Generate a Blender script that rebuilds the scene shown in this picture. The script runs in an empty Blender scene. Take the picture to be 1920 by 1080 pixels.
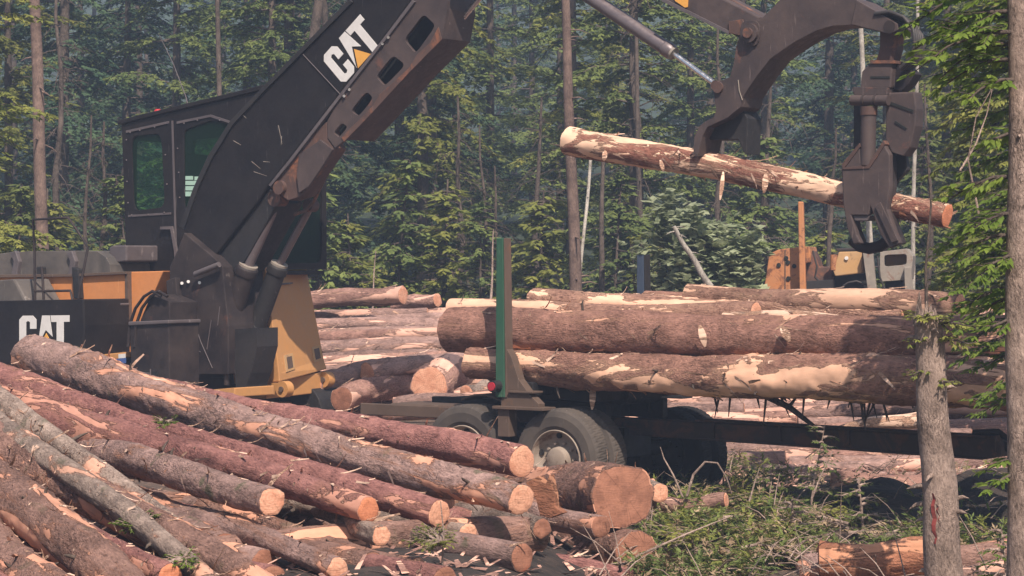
import bpy, bmesh, math, random
from mathutils import Vector, Matrix, Quaternion, noise
from mathutils.geometry import tessellate_polygon
random.seed(7)
R = math.radians
S = bpy.context.scene
COL = S.collection

# ------------------------------------------------------------ camera
FP, HY, H = 4500.0, 490.0, 2.45          # focal length and horizon row for a 1920 px wide frame, eye height
cam = bpy.data.cameras.new('camera'); co = bpy.data.objects.new('camera', cam); COL.objects.link(co)
co.location = (0, 0, H); co.rotation_euler = (R(90), 0, 0)
cam.sensor_width = 36; cam.lens = 36 * FP / 1920; cam.shift_y = -(540 - HY) / 1920
cam.clip_start = .1; cam.clip_end = 2000
S.camera = co
# ------------------------------------------------------------ world and sun
SUN_EL, SUN_AZ = 50.0, 166.0             # azimuth clockwise from +Y, the way the sun lies
w = bpy.data.worlds.new("World"); S.world = w; w.use_nodes = True
nt = w.node_tree; bg = nt.nodes['Background']
sky = nt.nodes.new('ShaderNodeTexSky'); sky.sky_type = 'NISHITA'; sky.sun_disc = False
sky.sun_elevation = R(SUN_EL); sky.sun_rotation = R(SUN_AZ); sky.air_density = 1.2; sky.dust_density = 2.5
nt.links.new(sky.outputs[0], bg.inputs[0]); bg.inputs[1].default_value = .085
sl = bpy.data.lights.new('sun', 'SUN'); sl.energy = 5.0; sl.angle = R(.5); sl.color = (1, .88, .76)
so = bpy.data.objects.new('sun', sl); COL.objects.link(so)
sd = Vector((math.sin(R(SUN_AZ)) * math.cos(R(SUN_EL)), math.cos(R(SUN_AZ)) * math.cos(R(SUN_EL)), math.sin(R(SUN_EL))))
so.rotation_euler = sd.to_track_quat('Z', 'Y').to_euler(); so.location = (0, -20, 40)
S.view_settings.view_transform = 'Standard'; S.view_settings.look = 'None'
S.view_settings.exposure = 0.40; S.view_settings.gamma = 1
S.render.engine = 'CYCLES'
S.cycles.volume_bounces = 1; S.cycles.max_bounces = 8; S.cycles.transparent_max_bounces = 8

# ------------------------------------------------------------ materials
def nm(name):
    m = bpy.data.materials.new(name); m.use_nodes = True
    t = m.node_tree; return m, t, t.nodes['Principled BSDF']
def N(t, typ, **kw):
    n = t.nodes.new(typ)
    for k, v in kw.items():
        if k in n.inputs.keys() if not hasattr(n, k) else False: n.inputs[k].default_value = v
        else: setattr(n, k, v)
    return n
def ramp(t, fac, stops, interp='LINEAR'):
    r = t.nodes.new('ShaderNodeValToRGB'); r.color_ramp.interpolation = interp
    while len(r.color_ramp.elements) < len(stops): r.color_ramp.elements.new(.5)
    for e, (p, c) in zip(r.color_ramp.elements, stops):
        e.position = p; e.color = (c, c, c, 1) if isinstance(c, (int, float)) else (*c, 1)
    t.links.new(fac, r.inputs[0]); return r.outputs[0]
def coords(t, scale=(1, 1, 1), rnd=True):
    tc = t.nodes.new('ShaderNodeTexCoord'); v = tc.outputs['Object']
    if rnd:
        oi = t.nodes.new('ShaderNodeObjectInfo'); mu = t.nodes.new('ShaderNodeMath'); mu.operation = 'MULTIPLY'; mu.inputs[1].default_value = 57
        t.links.new(oi.outputs['Random'], mu.inputs[0])
        a = t.nodes.new('ShaderNodeVectorMath'); a.operation = 'ADD'
        t.links.new(v, a.inputs[0]); t.links.new(mu.outputs[0], a.inputs[1]); v = a.outputs[0]
    mp = t.nodes.new('ShaderNodeMapping'); mp.inputs['Scale'].default_value = scale
    t.links.new(v, mp.inputs[0]); return mp.outputs[0]
def noi(t, vec, scale, detail=5, rough=.6, dist=0):
    n = t.nodes.new('ShaderNodeTexNoise'); n.inputs['Scale'].default_value = scale; n.inputs['Detail'].default_value = detail
    n.inputs['Roughness'].default_value = rough; n.inputs['Distortion'].default_value = dist
    t.links.new(vec, n.inputs['Vector']); return n.outputs[0]
def mix(t, fac, a, b, mode='MIX'):
    m = t.nodes.new('ShaderNodeMix'); m.data_type = 'RGBA'; m.blend_type = mode
    for i, v in ((0, fac), (6, a), (7, b)):
        if isinstance(v, (int, float)): m.inputs[i].default_value = v
        elif isinstance(v, tuple): m.inputs[i].default_value = (*v, 1)
        else: t.links.new(v, m.inputs[i])
    return m.outputs[2]
def bump(t, b, h, strength, dist):
    n = t.nodes.new('ShaderNodeBump'); n.inputs['Strength'].default_value = strength; n.inputs['Distance'].default_value = dist
    t.links.new(h, n.inputs['Height']); t.links.new(n.outputs[0], b.inputs['Normal'])
def paint(name, base, dust=(.2, .15, .12), rust=None, rust_at=.62, dust_at=.58, rough=.45, sc=1.0, metallic=0.0, spec=.4):
    m, t, b = nm(name); v = coords(t)
    n1 = noi(t, v, 2.3 * sc, 8, .65, .3); n2 = noi(t, v, 14 * sc, 6, .7)
    c = mix(t, ramp(t, n1, [(.35, 0), (dust_at + .15, .55)]), base, dust)
    if rust:
        n3 = noi(t, v, 3.1 * sc, 9, .72, .6)
        c = mix(t, ramp(t, n3, [(rust_at - .04, 0), (rust_at + .05, .9)]), c, rust)
    vs = coords(t, (30 * sc, 8 * sc, 3 * sc)); ns = noi(t, vs, 1.2, 4, .6)
    c = mix(t, ramp(t, ns, [(.66, 0), (.72, .35)]), c, tuple(min(1, x * 2 + .08) for x in dust))
    c = mix(t, ramp(t, n2, [(.3, .25), (.7, 0)]), c, tuple(x * .5 for x in base))
    t.links.new(c, b.inputs['Base Color'])
    t.links.new(ramp(t, n2, [(.3, max(.05, rough - .12)), (.7, min(1, rough + .25))]), b.inputs['Roughness'])
    b.inputs['Metallic'].default_value = metallic; b.inputs['Specular IOR Level'].default_value = spec
    bump(t, b, n2, .25, .01)
    return m
def bark(name, c1, c2, peel, amt, peel2=None, sc=1.0, moss=0.0, lump=1.0, vert=False):
    m, t, b = nm(name); v = coords(t, (1, 1, .38) if vert else (.38, 1, 1)); vv = coords(t, (1, 1, .22) if vert else (.22, 1, 1)); vi = coords(t)
    n1 = noi(t, v, 26 * sc, 7, .72, .4); n2 = noi(t, vi, 5.5 * sc, 6, .65)
    nw = t.nodes.new('ShaderNodeTexNoise'); nw.inputs['Scale'].default_value = 9 * sc; nw.inputs['Detail'].default_value = 4; t.links.new(v, nw.inputs['Vector'])
    wa = t.nodes.new('ShaderNodeVectorMath'); wa.operation = 'MULTIPLY_ADD'; wa.inputs[1].default_value = (.30, .30, .30); t.links.new(nw.outputs[1], wa.inputs[0]); t.links.new(v, wa.inputs[2])
    vo = t.nodes.new('ShaderNodeTexVoronoi'); vo.feature = 'DISTANCE_TO_EDGE'; vo.inputs['Scale'].default_value = 26 * sc; vo.inputs['Randomness'].default_value = 1; t.links.new(wa.outputs[0], vo.inputs['Vector'])
    fis = ramp(t, vo.outputs['Distance'], [(.0, 0), (.16, 1)])
    n5 = noi(t, v, 55 * sc, 4, .7); n6 = noi(t, vi, 1.3, 3, .5)
    fis = mix(t, ramp(t, n6, [(.42, 1), (.6, .35)]), fis, (1, 1, 1))
    k = mix(t, .20, mix(t, .45, n1, n5), fis)
    c = mix(t, ramp(t, k, [(.44, 0), (.57, .5), (.76, 1)]), c1, c2)
    c = mix(t, ramp(t, n5, [(.36, .75), (.47, 0)]), c, tuple(x * .42 for x in c1))
    c = mix(t, ramp(t, n5, [(.56, 0), (.68, .5)]), c, tuple(min(1, x * 1.45) for x in c2))
    c = mix(t, ramp(t, noi(t, vi, 2.2, 3, .6), [(.4, 0), (.7, .5)]), c, tuple(min(1, x * 1.25) for x in c2))
    c = mix(t, ramp(t, n2, [(.35, .55), (.6, 0)]), c, tuple(x * .5 for x in c1))
    if moss:
        nm_ = noi(t, vi, 3.2, 5, .6, .5)
        c = mix(t, ramp(t, nm_, [(.6, 0), (.66, moss)]), c, (.07, .09, .04))
    np_ = noi(t, vv, 3.4 * sc, 8, .62, .9)
    nq = noi(t, vv, 15 * sc, 6, .7, 1.2)
    sm_ = ramp(t, nq, [(amt + .085, 0), (amt + .105, 1)])
    mask = mix(t, 1.0, ramp(t, np_, [(amt, 0), (amt + .015, 1)]), sm_, 'LIGHTEN')
    pc = mix(t, ramp(t, noi(t, v, 9 * sc, 5, .6), [(.35, 0), (.65, 1)]), peel, peel2 or tuple(x * .72 for x in peel))
    edge = ramp(t, np_, [(amt - .05, 0), (amt - .004, .75)])
    c = mix(t, edge, c, tuple(a_ * .4 + b2 * .35 for a_, b2 in zip(c1, peel))) if amt < .9 else c
    c = mix(t, mask, c, pc)
    oi = t.nodes.new('ShaderNodeObjectInfo')
    hs = t.nodes.new('ShaderNodeHueSaturation'); t.links.new(c, hs.inputs['Color'])
    mr = t.nodes.new('ShaderNodeMapRange'); mr.inputs[3].default_value = .82; mr.inputs[4].default_value = 1.16
    t.links.new(oi.outputs['Random'], mr.inputs[0]); t.links.new(mr.outputs[0], hs.inputs['Value'])
    t.links.new(hs.outputs[0], b.inputs['Base Color'])
    b.inputs['Roughness'].default_value = .92; b.inputs['Specular IOR Level'].default_value = .15
    hh = mix(t, mask, k, (.1, .1, .1)); bump(t, b, hh, 1.0, .04 * lump)
    return m
def endcut(name, c1, c2, heart, ring=.5):
    m, t, b = nm(name); tc = t.nodes.new('ShaderNodeTexCoord')
    wv = t.nodes.new('ShaderNodeTexWave'); wv.wave_type = 'RINGS'; wv.rings_direction = 'X'
    wv.inputs['Scale'].default_value = 13; wv.inputs['Distortion'].default_value = 2.6; wv.inputs['Detail'].default_value = 3
    oi = t.nodes.new('ShaderNodeObjectInfo'); cx_ = t.nodes.new('ShaderNodeMapRange'); cx_.inputs[3].default_value = -.04; cx_.inputs[4].default_value = .04; t.links.new(oi.outputs['Random'], cx_.inputs[0])
    cmb = t.nodes.new('ShaderNodeCombineXYZ'); t.links.new(cx_.outputs[0], cmb.inputs[1]); t.links.new(cx_.outputs[0], cmb.inputs[2])
    ad = t.nodes.new('ShaderNodeVectorMath'); ad.operation = 'ADD'; t.links.new(tc.outputs['Object'], ad.inputs[0]); t.links.new(cmb.outputs[0], ad.inputs[1]); t.links.new(ad.outputs[0], wv.inputs['Vector'])
    sp_ = t.nodes.new('ShaderNodeSeparateXYZ'); t.links.new(ad.outputs[0], sp_.inputs[0]); at2 = t.nodes.new('ShaderNodeMath'); at2.operation = 'ARCTAN2'; t.links.new(sp_.outputs[1], at2.inputs[0]); t.links.new(sp_.outputs[2], at2.inputs[1])
    cm2 = t.nodes.new('ShaderNodeCombineXYZ'); t.links.new(at2.outputs[0], cm2.inputs[0]); t.links.new(oi.outputs['Random'], cm2.inputs[1]); chk = noi(t, cm2.outputs[0], 4.5, 2, .5)
    n = noi(t, coords(t), 7, 5, .65); n2 = noi(t, coords(t, (1, 3, 22)), 5, 4, .6)
    c = mix(t, ramp(t, wv.outputs[0], [(.2, 0), (.9, ring)]), c1, c2)
    c = mix(t, ramp(t, n, [(.46, 0), (.6, .6)]), c, heart)
    c = mix(t, ramp(t, n2, [(.5, 0), (.75, .4)]), c, tuple(x * .5 for x in c2))
    c = mix(t, ramp(t, chk, [(.485, 0), (.5, .6), (.515, 0)]), c, tuple(x * .35 for x in c2))
    c = mix(t, ramp(t, noi(t, coords(t), 24, 4, .7), [(.58, 0), (.68, .5)]), c, tuple(x * .45 for x in c2))
    t.links.new(c, b.inputs['Base Color']); b.inputs['Roughness'].default_value = .85; b.inputs['Specular IOR Level'].default_value = .2
    bump(t, b, n2, .4, .01); return m
def leaf(name, c1, c2, trans=.35, sc=1.0):
    m, t, b = nm(name); v = coords(t)
    c = mix(t, ramp(t, noi(t, v, 1.1 * sc, 4, .6), [(.38, 0), (.62, 1)]), c1, c2)
    c = mix(t, ramp(t, noi(t, v, 7 * sc, 3, .6), [(.35, .5), (.6, 0)]), c, tuple(x * .55 for x in c1))
    oi = t.nodes.new('ShaderNodeObjectInfo'); hs = t.nodes.new('ShaderNodeHueSaturation')
    mr = t.nodes.new('ShaderNodeMapRange'); mr.inputs[3].default_value = .75; mr.inputs[4].default_value = 1.25
    t.links.new(oi.outputs['Random'], mr.inputs[0]); t.links.new(mr.outputs[0], hs.inputs['Value']); t.links.new(c, hs.inputs['Color'])
    t.links.new(hs.outputs[0], b.inputs['Base Color']); b.inputs['Roughness'].default_value = .7; b.inputs['Specular IOR Level'].default_value = .2
    tr = t.nodes.new('ShaderNodeBsdfTranslucent'); t.links.new(hs.outputs[0], tr.inputs['Color'])
    ms = t.nodes.new('ShaderNodeMixShader'); ms.inputs[0].default_value = trans
    t.links.new(b.outputs[0], ms.inputs[1]); t.links.new(tr.outputs[0], ms.inputs[2])
    t.links.new(ms.outputs[0], t.nodes['Material Output'].inputs['Surface']); return m

M = {}
M['black'] = paint('black_paint', (.009, .007, .008), dust=(.04, .032, .030), dust_at=.62, rough=.5, spec=.25)
M['blackworn'] = paint('worn_black_paint', (.017, .013, .015), dust=(.085, .062, .054), rust=(.13, .06, .042), rust_at=.66, dust_at=.52, rough=.55, spec=.25)
M['arm'] = paint('grimy_arm_steel', (.050, .036, .036), dust=(.125, .086, .075), rust=(.15, .068, .048), rust_at=.64, dust_at=.5, rough=.6)
M['rust'] = paint('rusty_steel', (.075, .042, .035), dust=(.17, .10, .08), rust=(.26, .10, .05), rust_at=.56, rough=.7)
M['orange'] = paint('orange_paint', (.62, .235, .075), dust=(.52, .26, .13), dust_at=.7, rough=.5)
M['tan'] = paint('ochre_paint', (.52, .25, .085), dust=(.42, .25, .13), dust_at=.6, rough=.5)
M['oldorange'] = paint('faded_orange_paint', (.50, .20, .075), dust=(.4, .22, .14), rust=(.12, .05, .035), rust_at=.54, sc=1.6, rough=.7)
M['oldyellow'] = paint('faded_yellow_paint', (.50, .29, .12), dust=(.42, .30, .20), rust=(.15, .08, .05), rust_at=.62, sc=1.6, rough=.7)
M['oldgrey'] = paint('dusty_grey_paint', (.24, .21, .18), dust=(.4, .34, .28), rust=(.2, .1, .07), rust_at=.6, sc=1.6, rough=.8)
M['hood'] = paint('dusty_dark_hood', (.07, .062, .058), dust=(.18, .15, .13), dust_at=.45, rough=.6)
M['chrome'] = paint('chrome_rod', (.75, .75, .78), dust=(.5, .47, .45), dust_at=.8, rough=.18, metallic=.9)
M['dullrod'] = paint('dull_rod', (.17, .14, .15), dust=(.22, .18, .17), dust_at=.6, rough=.35, metallic=.4)
M['green'] = paint('green_paint', (.020, .088, .052), dust=(.06, .11, .07), rust=(.17, .12, .085), rust_at=.68, rough=.55)
M['trailer'] = paint('dusty_brown_steel', (.095, .062, .046), dust=(.16, .11, .085), rust=(.16, .085, .05), rust_at=.6, rough=.7)
M['darksteel'] = paint('dark_oily_steel', (.014, .013, .015), dust=(.05, .04, .035), dust_at=.6, rough=.6)
M['beam'] = paint('rusty_beam_steel', (.045, .03, .026), dust=(.10, .06, .045), rust=(.14, .06, .035), rust_at=.55, rough=.7)
M['tyre'] = paint('dusty_rubber', (.06, .052, .048), dust=(.15, .12, .10), dust_at=.54, rough=.9, spec=.2)
M['tyre_shaded'] = paint('shade_toned_rubber', (.012, .012, .013), dust=(.03, .027, .025), dust_at=.6, rough=.9, spec=.2)  # darker copy of the rubber, load's shade painted in, for the far wheels
M['rim'] = paint('dirty_rim', (.33, .27, .22), dust=(.2, .13, .09), rust=(.14, .08, .05), rust_at=.6, rough=.6)
M['hose'] = paint('black_hose', (.03, .027, .027), dust=(.1, .08, .07), rough=.45)
M['white'] = paint('white_paint', (.72, .70, .69), dust=(.55, .5, .47), dust_at=.8, rough=.5)
M['logoyellow'] = paint('yellow_paint', (.78, .38, .07), dust=(.7, .36, .1), dust_at=.8, rough=.5)
M['mark'] = paint('faded_red_spray', (.30, .03, .03), dust=(.3, .12, .09), dust_at=.5, rough=.8)
M['red'] = paint('red_plastic', (.5, .02, .03), dust=(.4, .04, .04), dust_at=.8, rough=.3)
M['pink'] = paint('red_reflector', (.45, .03, .05), dust=(.3, .05, .06), dust_at=.7, rough=.3)
M['blue'] = paint('blue_label', (.05, .1, .3), dust=(.1, .15, .3), dust_at=.8, rough=.5)
M['bluesteel'] = paint('blue_steel', (.03, .05, .09), dust=(.09, .11, .15), dust_at=.6, rough=.5)
M['trim'] = paint('grey_trim', (.09, .075, .08), dust=(.17, .14, .14), rough=.5)
M['cabdark'] = paint('cab_interior', (.012, .014, .014), dust=(.02, .02, .02), rough=.8)
M['paper'] = paint('pale_green_paper', (.36, .55, .46), dust=(.34, .5, .42), dust_at=.8, rough=.8)
PEEL = (.72, .43, .29)
M['bark_grey'] = bark('grey_bark', (.17, .112, .095), (.43, .275, .24), (.66, .33, .22), .56, moss=.6)
M['bark_pale'] = bark('pale_grey_bark', (.20, .145, .12), (.46, .35, .29), (.68, .38, .27), .585, sc=1.3, moss=.4)
M['bark_red'] = bark('red_stripped_bark', (.20, .085, .078), (.42, .20, .17), (.66, .33, .24), .585)
M['bark_brown'] = bark('brown_flaky_bark', (.17, .095, .075), (.38, .225, .18), (.66, .33, .22), .54, moss=.3, lump=1.4)
M['bark_load'] = bark('load_bark', (.19, .10, .075), (.41, .215, .165), (.76, .42, .29), .575)
M['bark_load_peeled'] = bark('load_peeled_bark', (.19, .10, .075), (.40, .23, .17), (.82, .50, .35), .515)
M['bark_load_bright'] = bark('load_bright_bark', (.19, .10, .075), (.41, .215, .16), (.84, .50, .34), .535)
M['bark_held'] = bark('held_bark', (.18, .078, .058), (.36, .16, .115), (.88, .58, .41), .49)
M['bark_deck'] = bark('deck_bark', (.22, .14, .12), (.44, .28, .24), (.74, .43, .33), .56)
M['bark_deck2'] = bark('deck_bark_red', (.24, .13, .105), (.46, .26, .21), (.78, .46, .35), .53)
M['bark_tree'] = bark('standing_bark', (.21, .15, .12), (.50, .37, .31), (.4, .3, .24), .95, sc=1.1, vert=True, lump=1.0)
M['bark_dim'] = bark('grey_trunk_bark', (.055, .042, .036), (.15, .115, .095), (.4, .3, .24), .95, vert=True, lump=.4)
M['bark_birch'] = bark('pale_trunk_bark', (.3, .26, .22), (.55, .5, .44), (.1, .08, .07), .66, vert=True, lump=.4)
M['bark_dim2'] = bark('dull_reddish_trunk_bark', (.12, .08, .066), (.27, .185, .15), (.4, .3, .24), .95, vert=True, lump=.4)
M['bark_raw'] = bark('split_wood', (.26, .11, .065), (.46, .20, .12), (.52, .25, .15), .56)
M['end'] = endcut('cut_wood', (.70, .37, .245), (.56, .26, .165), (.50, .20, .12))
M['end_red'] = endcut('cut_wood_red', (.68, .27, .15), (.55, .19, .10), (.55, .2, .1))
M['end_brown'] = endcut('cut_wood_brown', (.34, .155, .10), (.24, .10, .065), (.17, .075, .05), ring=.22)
M['chip'] = bark('bare_splinter', (.5, .27, .18), (.75, .48, .34), (.82, .56, .42), .5, sc=2)
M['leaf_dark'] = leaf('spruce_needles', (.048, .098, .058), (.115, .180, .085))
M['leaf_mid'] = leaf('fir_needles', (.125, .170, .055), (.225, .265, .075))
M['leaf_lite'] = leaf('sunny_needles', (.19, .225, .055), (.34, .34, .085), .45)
M['leaf_near'] = leaf('near_leaves', (.14, .22, .035), (.26, .34, .06), .5, 3)
M['leaf_pale'] = leaf('pale_shrub_leaves', (.36, .42, .25), (.52, .56, .36), .45, 2)
M['leaf_dry'] = leaf('dry_twigs', (.22, .15, .09), (.36, .27, .17), .1)
# window glass
m, t, b = nm('green_glass'); b.inputs['Base Color'].default_value = (.02, .05, .035, 1); b.inputs['Roughness'].default_value = .05
tr = t.nodes.new('ShaderNodeBsdfTransparent'); tr.inputs[0].default_value = (.60, .82, .68, 1)
ms = t.nodes.new('ShaderNodeMixShader'); ms.inputs[0].default_value = .2
t.links.new(tr.outputs[0], ms.inputs[1]); t.links.new(b.outputs[0], ms.inputs[2]); t.links.new(ms.outputs[0], t.nodes['Material Output'].inputs['Surface'])
M['glass'] = m
# ground
m, t, b = nm('yard_dirt'); v = coords(t, rnd=False)
c = mix(t, ramp(t, noi(t, v, .8, 8, .7), [(.38, 0), (.62, 1)]), (.060, .045, .035), (.17, .105, .075))
c = mix(t, ramp(t, noi(t, v, 14, 6, .7), [(.56, 0), (.62, .8)]), c, (.34, .2, .14))
c = mix(t, ramp(t, noi(t, v, .35, 5, .6), [(.5, 0), (.6, .6)]), c, (.06, .075, .03))
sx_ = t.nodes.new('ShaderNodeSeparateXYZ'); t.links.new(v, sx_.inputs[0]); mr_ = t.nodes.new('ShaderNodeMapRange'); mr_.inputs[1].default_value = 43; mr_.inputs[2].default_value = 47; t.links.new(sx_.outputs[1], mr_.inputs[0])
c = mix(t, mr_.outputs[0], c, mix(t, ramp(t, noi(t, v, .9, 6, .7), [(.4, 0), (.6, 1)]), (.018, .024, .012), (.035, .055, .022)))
t.links.new(c, b.inputs['Base Color']); b.inputs['Roughness'].default_value = .95; bump(t, b, noi(t, v, 9, 8, .7), .9, .05); M['ground'] = m
m, t, b = nm('shade_toned_soil'); v = coords(t, rnd=False)  # soil with shade put into its colour, for berm and pad
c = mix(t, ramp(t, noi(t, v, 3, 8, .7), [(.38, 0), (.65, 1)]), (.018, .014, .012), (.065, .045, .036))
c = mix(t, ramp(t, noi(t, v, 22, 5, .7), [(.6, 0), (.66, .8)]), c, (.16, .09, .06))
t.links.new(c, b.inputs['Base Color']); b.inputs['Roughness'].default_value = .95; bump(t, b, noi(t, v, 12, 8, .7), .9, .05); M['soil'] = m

# ------------------------------------------------------------ builders
class MB:
    def __init__(s): s.v = []; s.f = []; s.sm = []; s.mi = []; s.cur = 0
    def add(s, vs, fs, smooth=False):
        o = len(s.v); s.v.extend([tuple(p) for p in vs])
        for f in fs: s.f.append([i + o for i in f]); s.sm.append(smooth); s.mi.append(s.cur)
    def box(s, c, sz, rot=None):
        q = rot or Matrix.Identity(3); x, y, z = sz[0] / 2, sz[1] / 2, sz[2] / 2; c = Vector(c)
        vs = [c + q @ Vector((a * x, b_ * y, d * z)) for a in (-1, 1) for b_ in (-1, 1) for d in (-1, 1)]
        s.add(vs, [(0, 1, 3, 2), (4, 6, 7, 5), (0, 4, 5, 1), (2, 3, 7, 6), (0, 2, 6, 4), (1, 5, 7, 3)])
    def tube(s, pts, r, n=10, caps=True, smooth=True):
        pts = [Vector(p) for p in pts]; rs = r if isinstance(r, (list, tuple)) else [r] * len(pts)
        vs = []; up = None
        for i, p in enumerate(pts):
            d = (pts[min(i + 1, len(pts) - 1)] - pts[max(i - 1, 0)]).normalized()
            if up is None:
                up = d.orthogonal().normalized()
            up = (up - d * up.dot(d)).normalized(); sd_ = d.cross(up)
            for k in range(n):
                a = 2 * math.pi * k / n; vs.append(p + (up * math.cos(a) + sd_ * math.sin(a)) * rs[i])
        fs = [(i * n + k, i * n + (k + 1) % n, (i + 1) * n + (k + 1) % n, (i + 1) * n + k) for i in range(len(pts) - 1) for k in range(n)]
        s.add(vs, fs, smooth)
        if caps:
            m_ = len(pts) - 1
            s.add(vs[:n], [tuple(reversed(range(n)))]); s.add(vs[m_ * n:], [tuple(range(n))])
    def plate(s, poly, y0, y1, holes=()):                 # poly: (x, z) outline, extruded along local y
        loops = [list(poly)] + [list(h) for h in holes]
        tri = tessellate_polygon([[Vector((p[0], p[1], 0)) for p in lp] for lp in loops])
        fl = [p for lp in loops for p in lp]
        vs = [(p[0], y0, p[1]) for p in fl] + [(p[0], y1, p[1]) for p in fl]; k = len(fl)
        fs = []
        for t_ in tri:
            a, b_, c_ = [Vector((fl[i][0], fl[i][1])) for i in t_]
            cr = (b_ - a).x * (c_ - a).y - (b_ - a).y * (c_ - a).x
            t2 = tuple(t_) if cr > 0 else tuple(reversed(t_))
            fs.append(t2); fs.append(tuple(i + k for i in reversed(t2)))
        o = 0
        for lp in loops:
            n = len(lp)
            for i in range(n): fs.append((o + i, o + (i + 1) % n, k + o + (i + 1) % n, k + o + i))
            o += n
        s.add(vs, fs)
    def build(s, name, mat, parent=None, bevel=0.0, **props):
        me = bpy.data.meshes.new(name); me.from_pydata(s.v, [], s.f)
        for m_ in (mat if isinstance(mat, (list, tuple)) else [mat]): me.materials.append(m_)
        for p, sm, mi in zip(me.polygons, s.sm, s.mi): p.use_smooth = sm; p.material_index = mi
        if s.f and len(s.f) < 60000 and props.pop('fix', True):
            bm = bmesh.new(); bm.from_mesh(me); bmesh.ops.recalc_face_normals(bm, faces=bm.faces); bm.to_mesh(me); bm.free()
        o = bpy.data.objects.new(name, me); COL.objects.link(o); o.parent = parent
        if bevel:
            bv = o.modifiers.new('bevel', 'BEVEL'); bv.width = bevel; bv.segments = 2; bv.limit_method = 'ANGLE'; bv.angle_limit = R(40)
        for k, v_ in props.items(): o[k] = v_
        return o
def tag(o, label=None, cat=None, group=None, kind=None):
    if label: o['label'] = label
    if cat: o['category'] = cat
    if group: o['group'] = group
    if kind: o['kind'] = kind
    return o
def empty(name, loc, rz=0, **k):
    o = bpy.data.objects.new(name, None); o.location = loc; o.rotation_euler = (0, 0, rz); o.empty_display_size = .3
    COL.objects.link(o); tag(o, **k); return o
def at(px, py, Y): return Vector(((px - 960) / FP * Y, Y, H - (py - HY) / FP * Y))
class Frame:
    def __init__(s, O, th): s.O = Vector(O); s.th = R(th); s.ex = Vector((math.cos(s.th), math.sin(s.th), 0)); s.ey = Vector((-math.sin(s.th), math.cos(s.th), 0))
    def loc(s, px, py, ly):
        d = Vector(((px - 960) / FP, 1, -(py - HY) / FP)); t_ = (ly + s.O.dot(s.ey)) / d.dot(s.ey)
        p = Vector((0, 0, H)) + d * t_ - s.O; return Vector((p.dot(s.ex), ly, p.z))
    def poly(s, pts, ly): return [(q.x, q.z) for q in (s.loc(p[0], p[1], ly) for p in pts)]
    def world(s, p): return s.O + s.ex * p[0] + s.ey * p[1] + Vector((0, 0, p[2]))
def gh(x, y):                                             # ground height
    z = .05 * noise.noise(Vector((x * .5, y * .5, 0)))
    e = max(0, min(1, (y - 12.0) / 2)) * max(0, min(1, (23.5 - y) / 3)) * max(0, min(1, (.8 - x) / 1.0))
    z += .38 * e
    if y > 46: z += (y - 46) * .10 + .4 * noise.noise(Vector((x * .1, y * .1, 3)))
    return z

# ------------------------------------------------------------ ground
mb = MB(); xs = [-300, -120, -60, -30, -18] + [-14 + .5 * i for i in range(57)] + [18, 30, 60, 120, 300]
ys = [-60, -10, 0, 6] + [8 + .5 * i for i in range(84)] + [52, 56, 62, 70, 80, 95, 120, 160, 220, 400]
vs = [(x, y, gh(x, y) if y < 200 else gh(x, 120) + (y - 120) * .25) for y in ys for x in xs]
nx = len(xs)
mb.add(vs, [(j * nx + i, j * nx + i + 1, (j + 1) * nx + i + 1, (j + 1) * nx + i) for j in range(len(ys) - 1) for i in range(nx - 1)], True)
tag(mb.build('ground', M['ground']), kind='structure')
mb = MB(); n = 40                                          # low berm, soil coloured dark to stand for tree shade on the ground
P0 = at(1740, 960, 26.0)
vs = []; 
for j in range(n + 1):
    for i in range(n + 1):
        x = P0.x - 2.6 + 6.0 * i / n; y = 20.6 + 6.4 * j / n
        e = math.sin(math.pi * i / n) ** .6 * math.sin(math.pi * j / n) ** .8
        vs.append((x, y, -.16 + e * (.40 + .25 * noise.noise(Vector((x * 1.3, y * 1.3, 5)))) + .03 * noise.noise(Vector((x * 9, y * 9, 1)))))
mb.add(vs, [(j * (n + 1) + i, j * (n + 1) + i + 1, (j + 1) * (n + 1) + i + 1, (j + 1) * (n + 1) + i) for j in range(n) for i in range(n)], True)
tag(mb.build('shade_toned_berm', M['soil']), kind='structure')

mb = MB(); n = 40; vs = []  # pad under the front pile, its dark colour painting the shaded gaps
for j in range(n + 1):
    for i in range(n + 1):
        x = -6.5 + 8.3 * i / n; y = 12.5 + 11.3 * j / n; e = min(1, 6 * min(i, n - i) / n, 6 * min(j, n - j) / n)
        vs.append((x, y, gh(x, y) - .05 + .09 * e + .03 * noise.noise(Vector((x * 5, y * 5, 1)))))
mb.add(vs, [(j * (n + 1) + i, j * (n + 1) + i + 1, (j + 1) * (n + 1) + i + 1, (j + 1) * (n + 1) + i) for j in range(n) for i in range(n)], True)
tag(mb.build('shade_toned_pad', M['soil']), kind='structure')
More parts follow.
